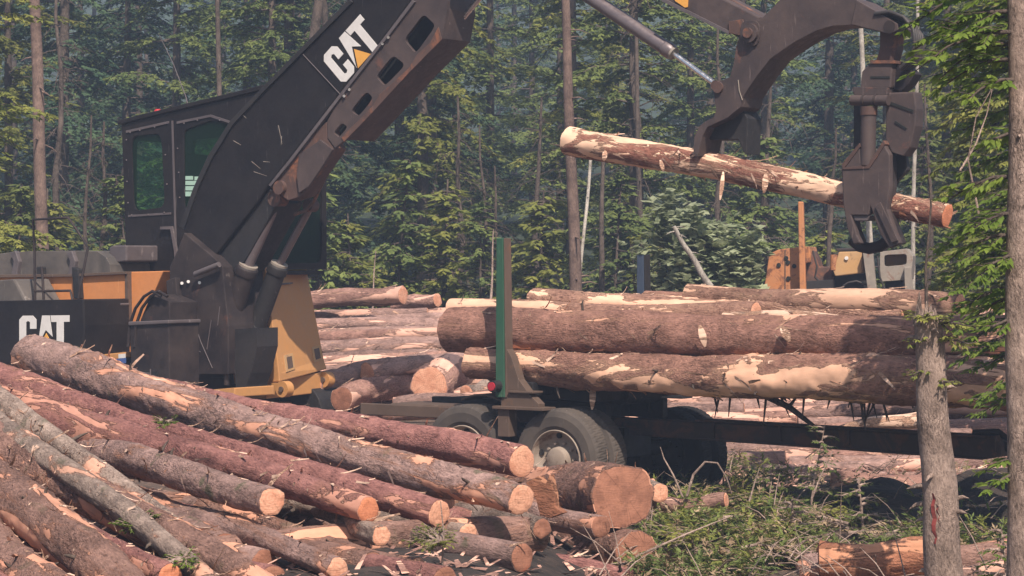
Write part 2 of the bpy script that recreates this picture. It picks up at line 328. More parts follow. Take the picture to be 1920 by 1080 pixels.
# ------------------------------------------------------------ logs
def make_log(name, A, B, ra, rb, mat, ends='ab', endmat='end', sag=0.0, res=.06, sides=26, lump=.06, flakes=8, label=None, cat='log', group=None, side_bend=0.0, chipmat='chip', stubs=0, seed=None, fsz=1.0):
    A = Vector(A); B = Vector(B); L = (B - A).length; mid = (A + B) / 2
    q = (B - A).to_track_quat('X', 'Z')
    rnd = random.Random(seed if seed is not None else hash((round(A.x, 2), round(B.y, 2))) & 0xffff)
    n = max(6, int(L / res)); sh = rnd.random() * 100
    def ctr(u): 
        k = 4 * u * (1 - u)
        return Vector(((u - .5) * L, side_bend * k + .03 * math.sin(u * 5 + sh), -sag * k + .02 * math.sin(u * 7 + sh * 2)))
    def rad(u, a):
        r = ra + (rb - ra) * u
        f = 1 + lump * 1.6 * noise.noise(Vector((u * L * 1.1, math.cos(a) * 1.1 + sh, math.sin(a) * 1.1))) + lump * .7 * noise.noise(Vector((u * L * 6, math.cos(a) * 5 + sh, math.sin(a) * 5)))
        f += lump * .5 * noise.noise(Vector((u * L * 14, math.cos(a) * 14 + sh, math.sin(a) * 14)))
        return r * f
    mb = MB(); vs = []
    for i in range(n + 1):
        u = i / n; c = ctr(u)
        for k in range(sides):
            a = 2 * math.pi * k / sides; r = rad(u, a); vs.append(c + Vector((0, math.cos(a) * r, math.sin(a) * r)))
    mb.add(vs, [(i * sides + k, (i + 1) * sides + k, (i + 1) * sides + (k + 1) % sides, i * sides + (k + 1) % sides) for i in range(n) for k in range(sides)], True)
    mb.add(vs[:sides], [tuple(range(sides))]); mb.add(vs[n * sides:], [tuple(reversed(range(sides)))])
    if flakes:
        mb.cur = 1
        for _ in range(int(flakes * L)):
            u = rnd.random(); a = rnd.uniform(-.3, math.pi + .3) if rnd.random() < .7 else rnd.uniform(math.pi, 2 * math.pi)
            c = ctr(u); r = rad(u, a) * .99; nn = Vector((0, math.cos(a), math.sin(a))); tt = Vector((0, -math.sin(a), math.cos(a)))
            ax = (Vector((1, 0, 0)) + tt * rnd.uniform(-.9, .9)).normalized(); wd = rnd.uniform(.003, .015) * fsz; ln = (.03 + .2 * rnd.random() ** 2.2) * fsz; lift = rnd.uniform(.0, .9) ** 1.6 * .9
            sdv = nn.cross(ax).normalized(); base = c + nn * r; pts = []
            for j in range(4):
                f = j / 3; p = base + ax * ln * f + nn * (lift * ln * f * f) 
                w_ = wd * (1 - f * .6) * rnd.uniform(.7, 1.2); pts += [p - sdv * w_, p + sdv * w_ + nn * .006]
            mb.add(pts, [(j * 2, j * 2 + 1, j * 2 + 3, j * 2 + 2) for j in range(3)])
    o = mb.build(name, [M[mat], M[chipmat]], fix=False); o.rotation_mode = 'QUATERNION'; o.rotation_quaternion = q; o.location = mid
    tag(o, label, cat, group)
    for e in ends:
        i = 0 if e == 'a' else n; s_ = -1 if e == 'a' else 1
        rim = [vs[i * sides + k] for k in range(sides)]; c = ctr(i / n)
        m2 = MB(); vv = [c + Vector((s_ * (.012 + .006 * rnd.random()), 0, 0))]
        rings = 5
        for j in range(1, rings + 1):
            for p in rim:
                d = p - c; kk = j / rings * (.985 if j == rings else 1)
                vv.append(c + d * kk * .97 + Vector((s_ * (.012 if j < rings else .004) + .004 * noise.noise(d * 30 * kk + Vector((sh, 0, 0))), 0, 0)))
        fs = [(0, 1 + k, 1 + (k + 1) % sides) for k in range(sides)]
        for j in range(rings - 1): fs += [(1 + j * sides + k, 1 + (j + 1) * sides + k, 1 + (j + 1) * sides + (k + 1) % sides, 1 + j * sides + (k + 1) % sides) for k in range(sides)]
        m2.add(vv, fs, True); m2.build('cut_end', M[endmat], o)
    for _ in range(stubs):
        u = rnd.random(); a = rnd.uniform(0, 2 * math.pi); r = rad(u, a) * .9; nn = Vector((rnd.uniform(-.5, .5), math.cos(a), math.sin(a))).normalized(); c = ctr(u)
        l2 = rnd.uniform(.04, .14); m4 = MB(); p = c + Vector((0, math.cos(a), math.sin(a))) * r
        m4.tube([p, p + nn * l2 * .6, p + nn * l2 + Vector((.02, 0, 0))], [.016, .011, .004], 6); m4.build('branch_stub', M['bark_dim'], o)
    return o
def pxlog(name, a, b, mat, **k):
    A = at(a[0], a[1], a[2]); B = at(b[0], b[1], b[2]); ra = a[3] / 2 / FP * a[2]; rb = b[3] / 2 / FP * b[2]
    return make_log(name, A, B, ra, rb, mat, **k)
G1 = 'logs heaped in the front left pile'
fore = [
 ((300,738,23.4,54),(978,864,18.6,60),'bark_red','end','b',.0,'purple-red log topmost at the back of the pile, its cut end before the trailer wheel'),
 ((62,672,23.4,86),(970,943,17.0,60),'bark_grey','end','b',.02,'longest grey-barked log on top of the pile, orange bark patches, end under the purple-red log'),
 ((-90,690,22.5,62),(826,967,17.2,52),'bark_red','end','b',.0,'reddish log with long pale stripped streak, just below the longest grey log'),
 ((-40,745,21.0,84),(690,956,16.6,48),'bark_red','end_red','b',.0,'smooth dark red log ending in a small orange disc between grey logs'),
 ((150,838,19.6,64),(503,936,16.2,56),'bark_grey','end','b',.0,'short grey log ending in a bright round cut in the middle of the pile'),
 ((560,905,20.0,36),(840,936,18.0,36),'bark_pale','end','b',.0,'thin grey log poking out beneath the longest grey log'),
 ((640,945,19.3,40),(874,993,17.1,36),'bark_pale','end','b',.0,'thin log with a small pale end right of the streaked reddish log'),
 ((470,935,18.6,40),(722,1001,16.3,37),'bark_pale','end','b',.0,'thin shaded log ending in a small disc under the dark red log'),
 ((230,925,18.6,56),(636,1061,15.2,43),'bark_grey','end','b',.02,'knobbly grey log near the bottom with its end at the lower edge'),
 ((380,950,18.3,50),(773,1064,15.6,40),'bark_brown','end','b',.0,'flaky orange-brown log at the bottom, second end from the lower edge'),
 ((560,960,19.6,62),(838,1036,17.4,58),'bark_brown','end','b',.0,'shaded log whose half-hidden end sits behind a green twig'),
 ((860,955,19.2,44),(1014,988,17.6,38),'bark_pale','end_brown','b',.0,'small grey log end lying under the longest grey log'),
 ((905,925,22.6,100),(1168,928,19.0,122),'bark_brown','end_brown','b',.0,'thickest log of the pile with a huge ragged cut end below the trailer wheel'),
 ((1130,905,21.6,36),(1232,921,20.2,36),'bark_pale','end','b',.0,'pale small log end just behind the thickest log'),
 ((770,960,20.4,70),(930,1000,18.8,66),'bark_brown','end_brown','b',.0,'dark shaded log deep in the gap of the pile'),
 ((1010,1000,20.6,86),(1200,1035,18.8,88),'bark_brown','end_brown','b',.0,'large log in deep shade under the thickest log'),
 ((880,1060,18.6,40),(1180,1080,18.0,36),'bark_red','end_brown','a',.0,'reddish log lying flat along the lower edge below the thick log'),
 ((-60,690,20.4,48),(475,1092,14.6,36),'bark_pale','end','b',.03,'slender pale log, upper of two running side by side to the lower edge'),
 ((-70,738,19.6,54),(410,1100,14.2,38),'bark_pale','end','b',.02,'slender pale log, lower of two running side by side to the lower edge'),
 ((-80,800,19.0,90),(500,1120,14.2,64),'bark_brown','end','b',.0,'brown flaky log with moss just below the two slender pale logs'),
 ((-80,850,18.0,52),(318,1080,14.3,47),'bark_red','end_red','b',.0,'slim glossy red log ending in an orange disc at the lower left'),
 ((-90,870,17.6,110),(260,1130,14.0,92),'bark_brown','end','b',.0,'thick rough brown log at the lower left under the slim red log'),
 ((-90,975,16.6,110),(140,1140,14.0,96),'bark_brown','end_brown','b',.0,'thick mossy log in the bottom left corner'),
 ((-70,1050,15.4,60),(60,1120,14.2,50),'bark_red','end','b',.0,'peeled sliver of log in the extreme bottom left corner'),
]
for i, (a, b_, mt, em, en, sg, lb) in enumerate(fore):
    pxlog('log', a, b_, mt, ends=('ab' if en == 'b' else en), endmat=em, sag=sg + (.05 * math.sin(i * 2.3) if i > 4 else 0), side_bend=.06 * math.sin(i * 3.7) * (i > 4), res=.035, sides=34, lump=.11, flakes=17, fsz=[1, 1.3, .8][i % 3], label=lb, group=G1, stubs=3, seed=i + 11)
# fillers low in the pile, holding the upper logs up
fill = [((300,960,20.5,60),(560,1040,17.4,60)),((80,900,20.5,80),(420,1030,16.4,70)),((600,985,20.4,70),(900,1050,18.2,64)),((-60,860,21,90),(260,960,18,80)),
        ((420,860,22,60),(780,920,20,60)),((120,1010,17,60),(420,1140,15,60)),((500,1040,17.5,60),(760,1120,16,60)),((-60,770,22.5,80),(300,870,20,70)),((700,1040,18.4,60),(960,1100,17,60))]
for i, (a, b_) in enumerate(fill):
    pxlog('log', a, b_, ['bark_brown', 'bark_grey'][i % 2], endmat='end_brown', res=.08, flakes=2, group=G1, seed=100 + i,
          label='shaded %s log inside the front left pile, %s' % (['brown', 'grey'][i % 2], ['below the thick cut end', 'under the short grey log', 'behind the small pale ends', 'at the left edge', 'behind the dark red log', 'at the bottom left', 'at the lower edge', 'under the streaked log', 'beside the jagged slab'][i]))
# cross bearers under the pile
for i, (xa, ya, xb, yb) in enumerate([(-3.6, 15.2, .2, 17.8), (-4.8, 18.6, 1.2, 20.6), (-3.2, 13.9, -1.0, 15.0)]):
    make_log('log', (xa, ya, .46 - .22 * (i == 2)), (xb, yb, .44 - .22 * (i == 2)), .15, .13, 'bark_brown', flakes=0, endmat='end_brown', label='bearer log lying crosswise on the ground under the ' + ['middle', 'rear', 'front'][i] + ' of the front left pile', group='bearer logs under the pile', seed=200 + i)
ul = random.Random(9)
ULN = ['leftmost', 'second from the left', 'third from the left', 'fourth from the left', 'fifth from the left', 'sixth from the left', 'seventh from the left', 'eighth from the left', 'ninth from the left', 'last but four', 'last but three', 'last but two', 'last but one', 'rightmost']
for i in (0, 1, 2, 3, 4, 5, 6, 7, 8, 9, 11, 13):
    if i < 9: x0 = -7.4 + i * .46; y0 = 20.6 + ul.uniform(-.5, .5); ln = ul.uniform(5.6, 6.4); a_ = -R(52 + ul.uniform(-5, 5))
    else: x0 = -2.3 + (i - 9) * .42; y0 = 20.4 + (i - 9) * .12; ln = 2.7; a_ = -R(60 + ul.uniform(-6, 6))
    r_ = ul.uniform(.11, .15); zz = .36 + r_ + ul.uniform(.0, .04)
    make_log('log', (x0, y0, zz), (x0 + ln * math.cos(a_), y0 + ln * math.sin(a_), zz - .08), r_, r_ * .8, ['bark_brown', 'bark_grey', 'bark_red'][i % 3], endmat='end_brown', res=.07, flakes=4, group='bottom logs of the front pile', seed=300 + i,
             label='bottom-layer log of the front left pile, mostly covered by those above, ' + ULN[i])
# jagged broken slab by the thick log
mb = MB(); fr0 = Frame(at(1020, 940, 18.6), -30)
mb.plate(fr0.poly([(985,905),(1010,892),(1022,910),(1030,890),(1038,925),(1040,950),(1056,962),(1030,972),(1012,966),(1005,938)], -.03), -.03, .05)
o = mb.build('wood_slab', M['bark_raw'], bevel=.006); o.location = fr0.O; o.rotation_euler.z = fr0.th
tag(o, 'jagged orange split slab of wood between the two large cut ends', 'wood slab')

# rear deck of logs
rows = [(898,27.4,42),(868,28.2,44),(838,29.0,40),(812,29.8,38),(788,30.6,36),(764,31.4,38),(742,32.3,38),(718,33.2,40),(694,34.2,40),(668,35.3,38),(645,36.5,38),(622,37.8,34),(602,39.2,28),(586,40.8,26)]
ordn = ['bottom', 'second', 'third', 'fourth', 'fifth', 'sixth', 'seventh', 'eighth', 'ninth', 'tenth', 'eleventh', 'twelfth', 'thirteenth', 'topmost']
rd = random.Random(5)
for r_, up_, (py, Y, d) in [(a_, b2, (q_[0] - 13 * b2, q_[1] + .45 * b2, q_[2] * (.72 if b2 else .86))) for a_, q_ in enumerate(rows) for b2 in (0, 1)][:-1]:
    x = 430 + rd.uniform(-60, 60) if r_ > 6 else 560 + rd.uniform(-40, 60)
    if r_ < 5: x = 900 + rd.uniform(-60, 60)
    k = 0
    while x < 2050:
        ln = rd.uniform(380, 640) ; x2 = x + ln; dd = d * rd.uniform(.8, 1.2); dy = rd.uniform(-5, 5)
        where = 'left, by the loader' if x2 < 1080 else ('middle, behind the trailer' if x < 1150 else 'right, behind the trees')
        pxlog('log', (x, py + dy + 8, Y + .2, dd), (x2, py + dy - 6, Y - .2, dd * rd.uniform(.8, 1)), ['bark_deck', 'bark_deck2', 'bark_deck'][rd.randrange(3)], res=.07, sides=20, lump=.12, flakes=7,
              ends='ab', endmat='end', label='%s log %sin the %s row of the rear deck, %s' % (['pinkish', 'greyish', 'mauve', 'dull brown'][k], 'wedged ' if up_ else '', ordn[r_], where), group='logs stacked in the rear deck', seed=r_ * 20 + k + 7 * up_, sag=rd.uniform(-.04, .04))
        x = x2 + rd.uniform(-6, 10); k += 1
spec = [((540,566,39.5,34),(757,552,38.5,34),'bark_deck2','end','ab','thick red-brown log lying on top of the deck right of the ochre loader base'),
 ((742,572,40.5,30),(822,562,40,26),'bark_deck2','end','ab','short stubby log on the deck top with a small splinter standing up'),
 ((690,700,31.2,36),(1010,650,34,36),'bark_deck','end','ab','sloping grey log crossing the deck behind the trailer stake'),
 ((640,748,30.2,46),(770,712,32.2,44),'bark_deck2','end_brown','a','shadowed log with a dark round end beside the ochre loader base'),
 ((585,722,30.8,52),(800,680,33.0,44),'bark_deck','end','ab','log half in the loader shadow above the dark round end'),
 ((802,722,30.0,68),(850,700,31.6,66),'bark_deck2','end','a','stubby log showing a large round orange cut end on the deck'),
 ((872,738,29.2,30),(940,722,29.8,30),'bark_pale','end','a','small pale log end left of the trailer stake'),
 ((738,758,28.6,28),(930,742,28.6,26),'bark_deck','end','a','thin split log lying below the large round orange end'),
 ((880,762,27.8,24),(1010,752,27.8,20),'bark_grey','end','ab','thin dark log lying behind the trailer frame rail')]
for i, (a, b_, mt, em, en, lb) in enumerate(spec):
    pxlog('log', a, b_, mt, ends=en, endmat=em, res=.05, sides=26, lump=.12, flakes=7, label=lb, group='logs stacked in the rear deck', seed=400 + i)
o = pxlog('log', (1560,806,25.9,14), (1740,782,25.9,34), 'chip', ends='ab', flakes=3, label='bright bare split pole lying behind the trailer beam', seed=444)

# ------------------------------------------------------------ log trailer
T = Frame((.418, 23.5, 0), -36)
tr_ = empty('log_trailer', T.O, T.th, label='dusty log trailer on dual tyres with a tall green stake and long brown drawbar', cat='trailer')
def wheel(x, y, inner, dark):
    wd = .27; y1 = y + wd
    mb = MB(); n = 90; prof = [(.29, y + .03), (.33, y + .005), (.42, y), (.475, y + .02), (.50, y + .05), (.503, y + wd / 2), (.50, y1 - .05), (.475, y1 - .02), (.42, y1), (.29, y1 - .03)]
    vs = []
    for k in range(n * 2):
        a = math.pi * k / n
        for j, (r, yy) in enumerate(prof):
            rr = r - (.006 if (3 < j < 7 and (k + j) % 3 == 0) else 0)
            vs.append((x + math.cos(a) * rr, yy, .505 + math.sin(a) * rr))
    m_ = len(prof); nn = n * 2
    mb.add(vs, [(k * m_ + j, ((k + 1) % nn) * m_ + j, ((k + 1) % nn) * m_ + j + 1, k * m_ + j + 1) for k in range(nn) for j in range(m_ - 1)], False)
    w_ = empty('wheel', (0, 0, -.09 * (y > 1.5))); w_.parent = tr_
    mb.build('tyre', M['tyre_shaded' if dark else 'tyre'], w_)
    mb = MB(); vs = []; pr = [(.295, y + .02), (.285, y + .012), (.27, y + .03), (.26, y + .10), (.20, y + .125), (.13, y + .12), (.12, y + .03), (.10, y + .015), (.001, y + .015)]
    for k in range(40):
        a = 2 * math.pi * k / 40
        for r, yy in pr: vs.append((x + math.cos(a) * r, yy, .505 + math.sin(a) * r))
    m_ = len(pr)
    mb.add(vs, [(k * m_ + j, ((k + 1) % 40) * m_ + j, ((k + 1) % 40) * m_ + j + 1, k * m_ + j + 1) for k in range(40) for j in range(m_ - 1)], True)
    for k in range(10):
        a = 2 * math.pi * k / 10; c = (x + .165 * math.cos(a), y + .115, .505 + .165 * math.sin(a)); mb.tube([c, (c[0], y + .075, c[2])], .014, 6)
    if not inner:
        m9 = MB(); m9.tube([(x + .288 * math.cos(2 * math.pi * k / 40), y + .012, .505 + .288 * math.sin(2 * math.pi * k / 40)) for k in range(41)], .007, 6, caps=False); m9.build('rim_ring', M['rim'], w_)
    mb.build('rim', M['rim' if not inner else 'darksteel'], w_)
    mb = MB()
    for k in range(5):
        a = 2 * math.pi * (k + .3) / 5; c = (x + .235 * math.cos(a), y + .11, .505 + .235 * math.sin(a)); mb.tube([c, (c[0], y + .093, c[2])], .030, 12)
    mb.build('hand_hole', M['darksteel'], w_)
for ax in (0, -1.14):
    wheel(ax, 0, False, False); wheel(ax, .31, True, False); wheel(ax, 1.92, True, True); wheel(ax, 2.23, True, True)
    mb = MB(); mb.tube([(ax, .3, .505), (ax, 2.2, .505)], .07, 12); mb.box((ax, 1.25, .62), (.3, .5, .3)); mb.build('axle', M['darksteel'], tr_)
mb = MB()
for y in (.72, 1.78): mb.box((-.95, y, .93), (2.2, .1, .2))
for x in (-1.9, -1.2, -.3): mb.box((x, 1.25, .93), (.1, .96, .18))
for y in (.68, 1.82):
    for k in range(5): mb.box((-.57, y, .62 + k * .022), (1.3 - k * .2, .09, .02))
mb.box((-.15, 1.25, 1.12), (.7, 1.6, .12))
mb.build('frame', M['darksteel'], tr_, bevel=.008)
mb = MB(); mb.box((-1.72, .5, .92), (1.1, .5, .10)); mb.box((-2.0, .25, .90), (1.3, .06, .12))
mb.build('frame_rail', M['trailer'], tr_, bevel=.008)
# mudguards of the rear pair
mb = MB()
p = [(-1.14 + .60 * math.cos(a), .50 + .60 * math.sin(a)) for a in [R(35 + 10 * k) for k in range(9)]]
mb.plate(p + [(q[0] * 1 + .0, q[1] - .02) for q in reversed(p)], .32, .64); 
mb.build('mudguard', M['trailer'], tr_)
# drawbar / reach beam
a = T.loc(1175, 797, 1.2); b_ = T.loc(1872, 838, 1.2)
mb = MB(); mb.plate([(a.x - .6, a.z + .08), (b_.x, b_.z + .085), (b_.x + .08, b_.z + .03), (b_.x + .08, b_.z - .08), (b_.x - .03, b_.z - .10), (a.x - .6, a.z - .085)], 1.10, 1.30)
mb.build('drawbar', M['beam'], tr_, bevel=.01)
mb = MB(); mb.plate([(a.x + .9, a.z + .082), (b_.x - .02, b_.z + .088), (b_.x - .02, b_.z + .1), (a.x + .9, a.z + .096)], 1.06, 1.34)
mb.plate([(a.x + .9, a.z - .10), (b_.x - .1, b_.z - .115), (b_.x - .1, b_.z - .1), (a.x + .9, a.z - .086)], 1.06, 1.34)
for k in range(5): mb.box((a.x + 1.1 + k * .75, 1.2, a.z - .003), (.02, .26, .15))
mb.build('drawbar_flange', M['beam'], tr_)
mb = MB(); e = Vector((b_.x + .05, 1.2, b_.z)); mb.tube([e, e + Vector((.12, 0, .02)), e + Vector((.22, 0, .1)), e + Vector((.34, 0, .02)), e + Vector((.4, 0, .0))], [.05, .04, .035, .03, .05], 10)
mb.tube([e + Vector((-.3, 0, .12)), e + Vector((-.05, 0, .13)), e + Vector((.08, 0, .06))], [.03, .04, .02], 8); mb.build('hitch', M['darksteel'], tr_)
# bunk with stakes
sx = T.loc(944, 500, -.02).x
mb = MB(); mb.box((sx + .1, 1.25, 1.18), (.34, 2.3, .14)); mb.build('bunk', M['darksteel'], tr_, bevel=.01)
for (y0, mm, m2, nm_) in ((-.06, 'green', 'trailer', 'near'), (2.5, 'bluesteel', 'darksteel', 'far')):
    z0, zt = .98, 2.68 if nm_ == 'near' else 2.52
    zk = 1.55
    mb = MB()
    mb.cur = 0
    # green left faces, brown right face: a tapered channel
    def quadpost(xl, xr, xb_l, xb_r, ya, yb):
        vs = [(xb_l, ya, z0 + .12), (xb_r, ya, z0 + .12), (xb_r, yb, z0 + .12), (xb_l, yb, z0 + .12), (xl, ya, zt), (xr, ya, zt), (xr, yb, zt), (xl, yb, zt)]
        mb.add(vs, [(0, 1, 5, 4), (1, 2, 6, 5), (2, 3, 7, 6), (3, 0, 4, 7), (4, 5, 6, 7), (3, 2, 1, 0)])
    quadpost(sx - .06, sx + .02, sx - .07, sx + .04, y0, y0 + .12)
    st = mb.build('stake', M[mm], tr_, bevel=.006)
    mb = MB(); quadpost(sx + .022, sx + .032, sx + .042, sx + .065, y0 + .01, y0 + .125)
    mb.plate([(sx - .02, 1.00), (sx + .44, 1.00), (sx + .44, 1.05), (sx + .34, 1.13), (sx + .20, 1.28), (sx + .11, 1.5), (sx + .04, 1.6)], y0 + .02, y0 + .13)
    mb.box((sx + .22, y0 + .08, 1.0), (.62, .22, .03)); mb.box((sx + .24, y0 + .08, 1.16), (.3, .18, .02))
    mb.build('stake_web', M[m2], st, bevel=.004)
    mb = MB(); mb.box((sx + .02, y0 + .08, .86), (.14, .14, .3)); mb.build('stake_foot', M['trailer' if nm_ == 'near' else 'darksteel'], st, bevel=.006)
q = T.loc(929, 724, -.1); mb = MB(); mb.tube([(q.x, -.16, q.z), (q.x, -.06, q.z)], .058, 20); rf = mb.build('reflector_housing', M['darksteel'], tr_)
mb = MB(); mb.tube([(q.x, -.175, q.z), (q.x, -.155, q.z)], .042, 20); mb.build('reflector', M['pink'], rf)
# hooked rod sticking up and dark tank over the front axle
mb = MB(); q = T.loc(1217, 775, 1.7); q2 = T.loc(1219, 735, 1.7)
mb.tube([q, q2], .02, 8); q3 = T.loc(1190, 733, 1.7); q4 = T.loc(1240, 731, 1.7); mb.tube([q3, q4], .03, 10); mb.build('hooked_rod', M['darksteel'], tr_)
mb = MB(); mb.tube([(.12, .95, 1.12), (.12, 1.6, 1.12)], .12, 20); mb.build('air_tank', M['darksteel'], tr_)

# load of logs
def tlog(px0, py0, px1, py1, ly, d0, d1, mat, **k):
    A = T.world(T.loc(px0, py0, ly)); B = T.world(T.loc(px1, py1, ly)); return make_log('log', A, B, d0 / 2, d1 / 2, mat, cat='log', group='logs loaded on the trailer', **k)
tlog(880,684,1930,724,.24,.32,.47,'bark_load_bright',res=.03,sides=34,lump=.12,flakes=24,fsz=1.35,ends='ab',stubs=20,seed=501,label='lower loaded log with cream stripped streaks and broken stubs hanging underneath')
tlog(845,622,1990,639,.46,.46,.41,'bark_load',res=.03,sides=40,lump=.07,flakes=13,fsz=1.2,ends='ab',stubs=3,seed=502,label='thickest loaded log resting on the lower log, brown bark with a ragged split')
tlog(930,690,1960,725,.85,.32,.32,'bark_load',flakes=4,seed=503,label='loaded log low in the middle of the trailer bunk behind the cream streaked one')
tlog(950,690,1960,725,1.35,.36,.36,'bark_load',flakes=4,seed=504,label='loaded log low at the far middle of the bunk')
tlog(960,695,1960,728,1.9,.38,.36,'bark_load',flakes=4,seed=505,label='loaded log low against the far stake')
tlog(845,580,1420,592,.72,.20,.22,'bark_load_peeled',flakes=8,seed=506,label='thin loaded log behind the stake, just above the thickest log')
tlog(1004,567,1700,592,.95,.26,.26,'bark_load_peeled',flakes=14,lump=.12,seed=507,res=.04,label='shaggy peeled loaded log along the top, starting right of the green stake')
tlog(1215,572,1750,590,1.5,.26,.26,'bark_load',flakes=4,seed=508,label='dark loaded log peeping over the top in front of the blue stake')
tlog(1288,556,1800,578,1.0,.24,.28,'bark_load_peeled',flakes=14,seed=509,res=.04,label='topmost loaded log with cream patches, below the old orange machine')
tlog(1360,592,1660,602,.60,.12,.10,'chip',flakes=4,seed=510,label='slender bare pole lying on top of the thickest loaded log')
tlog(905,640,1900,660,.95,.42,.40,'bark_load',flakes=3,seed=511,label='loaded log hidden behind the thickest one')
tlog(905,640,1900,660,1.5,.42,.40,'bark_load',flakes=3,seed=512,label='loaded log in the second layer at the far side')
# hanging branches and bark under the load
rb = random.Random(3)
for i in range(34):
    px = rb.uniform(1330, 1780); p0 = T.world(T.loc(px, 738 + (px - 1330) * .01, .45)); l_ = rb.uniform(.05, .26) if i % 5 else rb.uniform(.2, .4)
    mb = MB(); dx = rb.uniform(-.12, .12); mb.tube([(0, 0, 0), (dx * .5, 0, -l_ * .5), (dx, rb.uniform(-.03, .03), -l_)], [.014, .010, .004], 6)
    o = mb.build('broken_twig', M['bark_dim']); o.location = p0; tag(o, '%s dark twig under the lower loaded log, %s' % ('short' if l_ < .15 else 'long', 'left of the broken branch' if px < 1420 else 'right of the broken branch' if px < 1600 else 'by the bare trunk'), 'twig', 'broken twigs hanging under the load')
mb = MB(); a = at(1420, 735, 22.9); b_ = at(1535, 806, 22.7); mb.tube([a, (a + b_) / 2 + Vector((.02, 0, .03)), b_], [.035, .03, .018], 9)
c_ = at(1478, 765, 22.8); mb.tube([c_, at(1500, 735, 22.8)], [.02, .008], 7)
tag(mb.build('broken_branch', M['bark_dim']), 'thick dark broken branch slanting from the load down to the drawbar', 'branch')
def sliver(px, py, Y, px2, py2, wpx, label, mt='chip'):
    A = at(px, py, Y); B = at(px2, py2, Y - .03); d = (B - A); sdv = Vector((d.z, 0, -d.x)).normalized() * (wpx / 2 / FP * Y); mb = MB(); vs = []
    for j in range(7):
        f = j / 6; w_ = math.sin(math.pi * (.12 + f * .8)) ; c = d * f + Vector((0, -.03 * math.sin(f * 3), 0))
        vs += [c - sdv * w_ + Vector((0, -.008, 0)), c + sdv * w_ + Vector((0, -.008, 0)), c + sdv * w_ + Vector((0, .01, 0)), c - sdv * w_ + Vector((0, .01, 0))]
    fs = [(j * 4 + k, j * 4 + (k + 1) % 4, (j + 1) * 4 + (k + 1) % 4, (j + 1) * 4 + k) for j in range(6) for k in range(4)] + [(3, 2, 1, 0), (24, 25, 26, 27)]
    mb.add(vs, fs); o = mb.build('bark_strip', M[mt]); o.location = A; return tag(o, label, 'bark strip', 'loose bark strips on the load')
sliver(1357, 668, 22.75, 1310, 726, 22, 'broad cream bark strip peeling off the middle of the lower loaded log')
sliver(1540, 692, 22.1, 1538, 722, 11, 'short cream bark strip hanging from the lower loaded log, right of the broad one')
sliver(1650, 690, 21.7, 1646, 725, 10, 'small cream bark strip on the lower loaded log nearest the bare standing trunk')
sliver(988, 668, 24.1, 972, 700, 14, 'pale bark strip on the lower loaded log right beside the green stake')
sliver(1112, 718, 23.6, 1110, 768, 12, 'ragged bark strip dangling over the trailer tyre')
sliver(1465, 612, 22.2, 1480, 640, 16, 'pale bark flap on the thickest loaded log')
sliver(1312, 610, 22.7, 1322, 650, 14, 'torn bark flap on the thickest log, left of the split')

# ------------------------------------------------------------ log loader
Lf = Frame((-3.73, 30, 0), -36)
ld = empty('log_loader', Lf.O, Lf.th, label='black and orange tracked log loader with high cab lifting a log', cat='loader')
def LP(name, pts, y0, y1, mat, parent=ld, holes=(), bevel=.012, fr=Lf):
    mb = MB(); mb.plate(fr.poly(pts, y0), y0, y1, [fr.poly(h, y0) for h in holes]); return mb.build(name, M[mat], parent, bevel=bevel)
def rr(pts, k=.25):                                        # round the corners of a polygon
    out = []; n = len(pts)
    for i in range(n):
        p, a, b_ = Vector(pts[i]), Vector(pts[i - 1]), Vector(pts[(i + 1) % n])
        s_, e = p + (a - p) * k, p + (b_ - p) * k
        for j in range(5):
            f = j / 4; out.append(tuple(s_ * (1 - f) ** 2 + p * 2 * f * (1 - f) + e * f * f))
    return out
# tracks
for y in (-1.5, 1.15):
    mb = MB(); p = []
    for k in range(13): a = R(90 + 15 * k); p.append((-2.4 + .45 * math.cos(a), .47 + .45 * math.sin(a)))
    for k in range(13): a = R(-90 + 15 * k); p.append((.35 + .45 * math.cos(a), .47 + .45 * math.sin(a)))
    mb.plate(p, y, y + .6); tk = mb.build('track', M['darksteel'], ld, bevel=.01)
    mb = MB(); mb.box((-1.0, y - .04, .5), (2.6, .06, .3)); mb.build('track_frame', M['tan'], tk, bevel=.01)
mb = MB(); mb.box((-.8, 0, .6), (2.0, 2.0, .4)); mb.tube([(-.7, 0, .8), (-.7, 0, 1.0)], .8, 32); mb.build('undercarriage', M['darksteel'], ld, bevel=.01)
LP('lower_deck', [(335,736),(440,727),(440,745),(340,748)], -1.1, -.4, 'tan')
# boom foot tower and lower box
LP('boom_tower', [(318,500),(332,470),(345,436),(402,484),(417,500),(421,545),(428,611),(428,702),(362,702),(366,727),(321,731),(314,640)], -.42, .42, 'blackworn')
LP('tower_rib', [(311,526),(328,520),(333,560),(338,640),(341,730),(321,733)], -.50, -.40, 'blackworn')
mb = MB(); mb.tube([Lf.loc(366, 514, -.5), Lf.loc(411, 496, -.5)], .035, 12); mb.build('grab_bar', M['trim'], ld)
for p in ((341,531),(353,528),(374,530)): mb = MB(); mb.tube([Lf.loc(p[0], p[1], -.45), Lf.loc(p[0], p[1], -.40)], .02, 8); mb.build('bolt', M['white'], ld)
mb = MB()
for q_ in ([(350, 560), (376, 640), (398, 690)], [(396, 600), (388, 655)], [(370, 640), (366, 655), (376, 660)], [(412, 575), (408, 610)]):
    mb.tube([Lf.loc(x, y, -.425) for x, y in q_], .006, 5)
mb.build('weld_seam', M['trim'], ld)
LP('tool_box', [(242,607),(316,605),(318,731),(300,722),(246,696)], -.95, -.42, 'blackworn')
LP('tool_box_lid', [(240,603),(316,600),(316,607),(240,611)], -.98, -.40, 'trim')
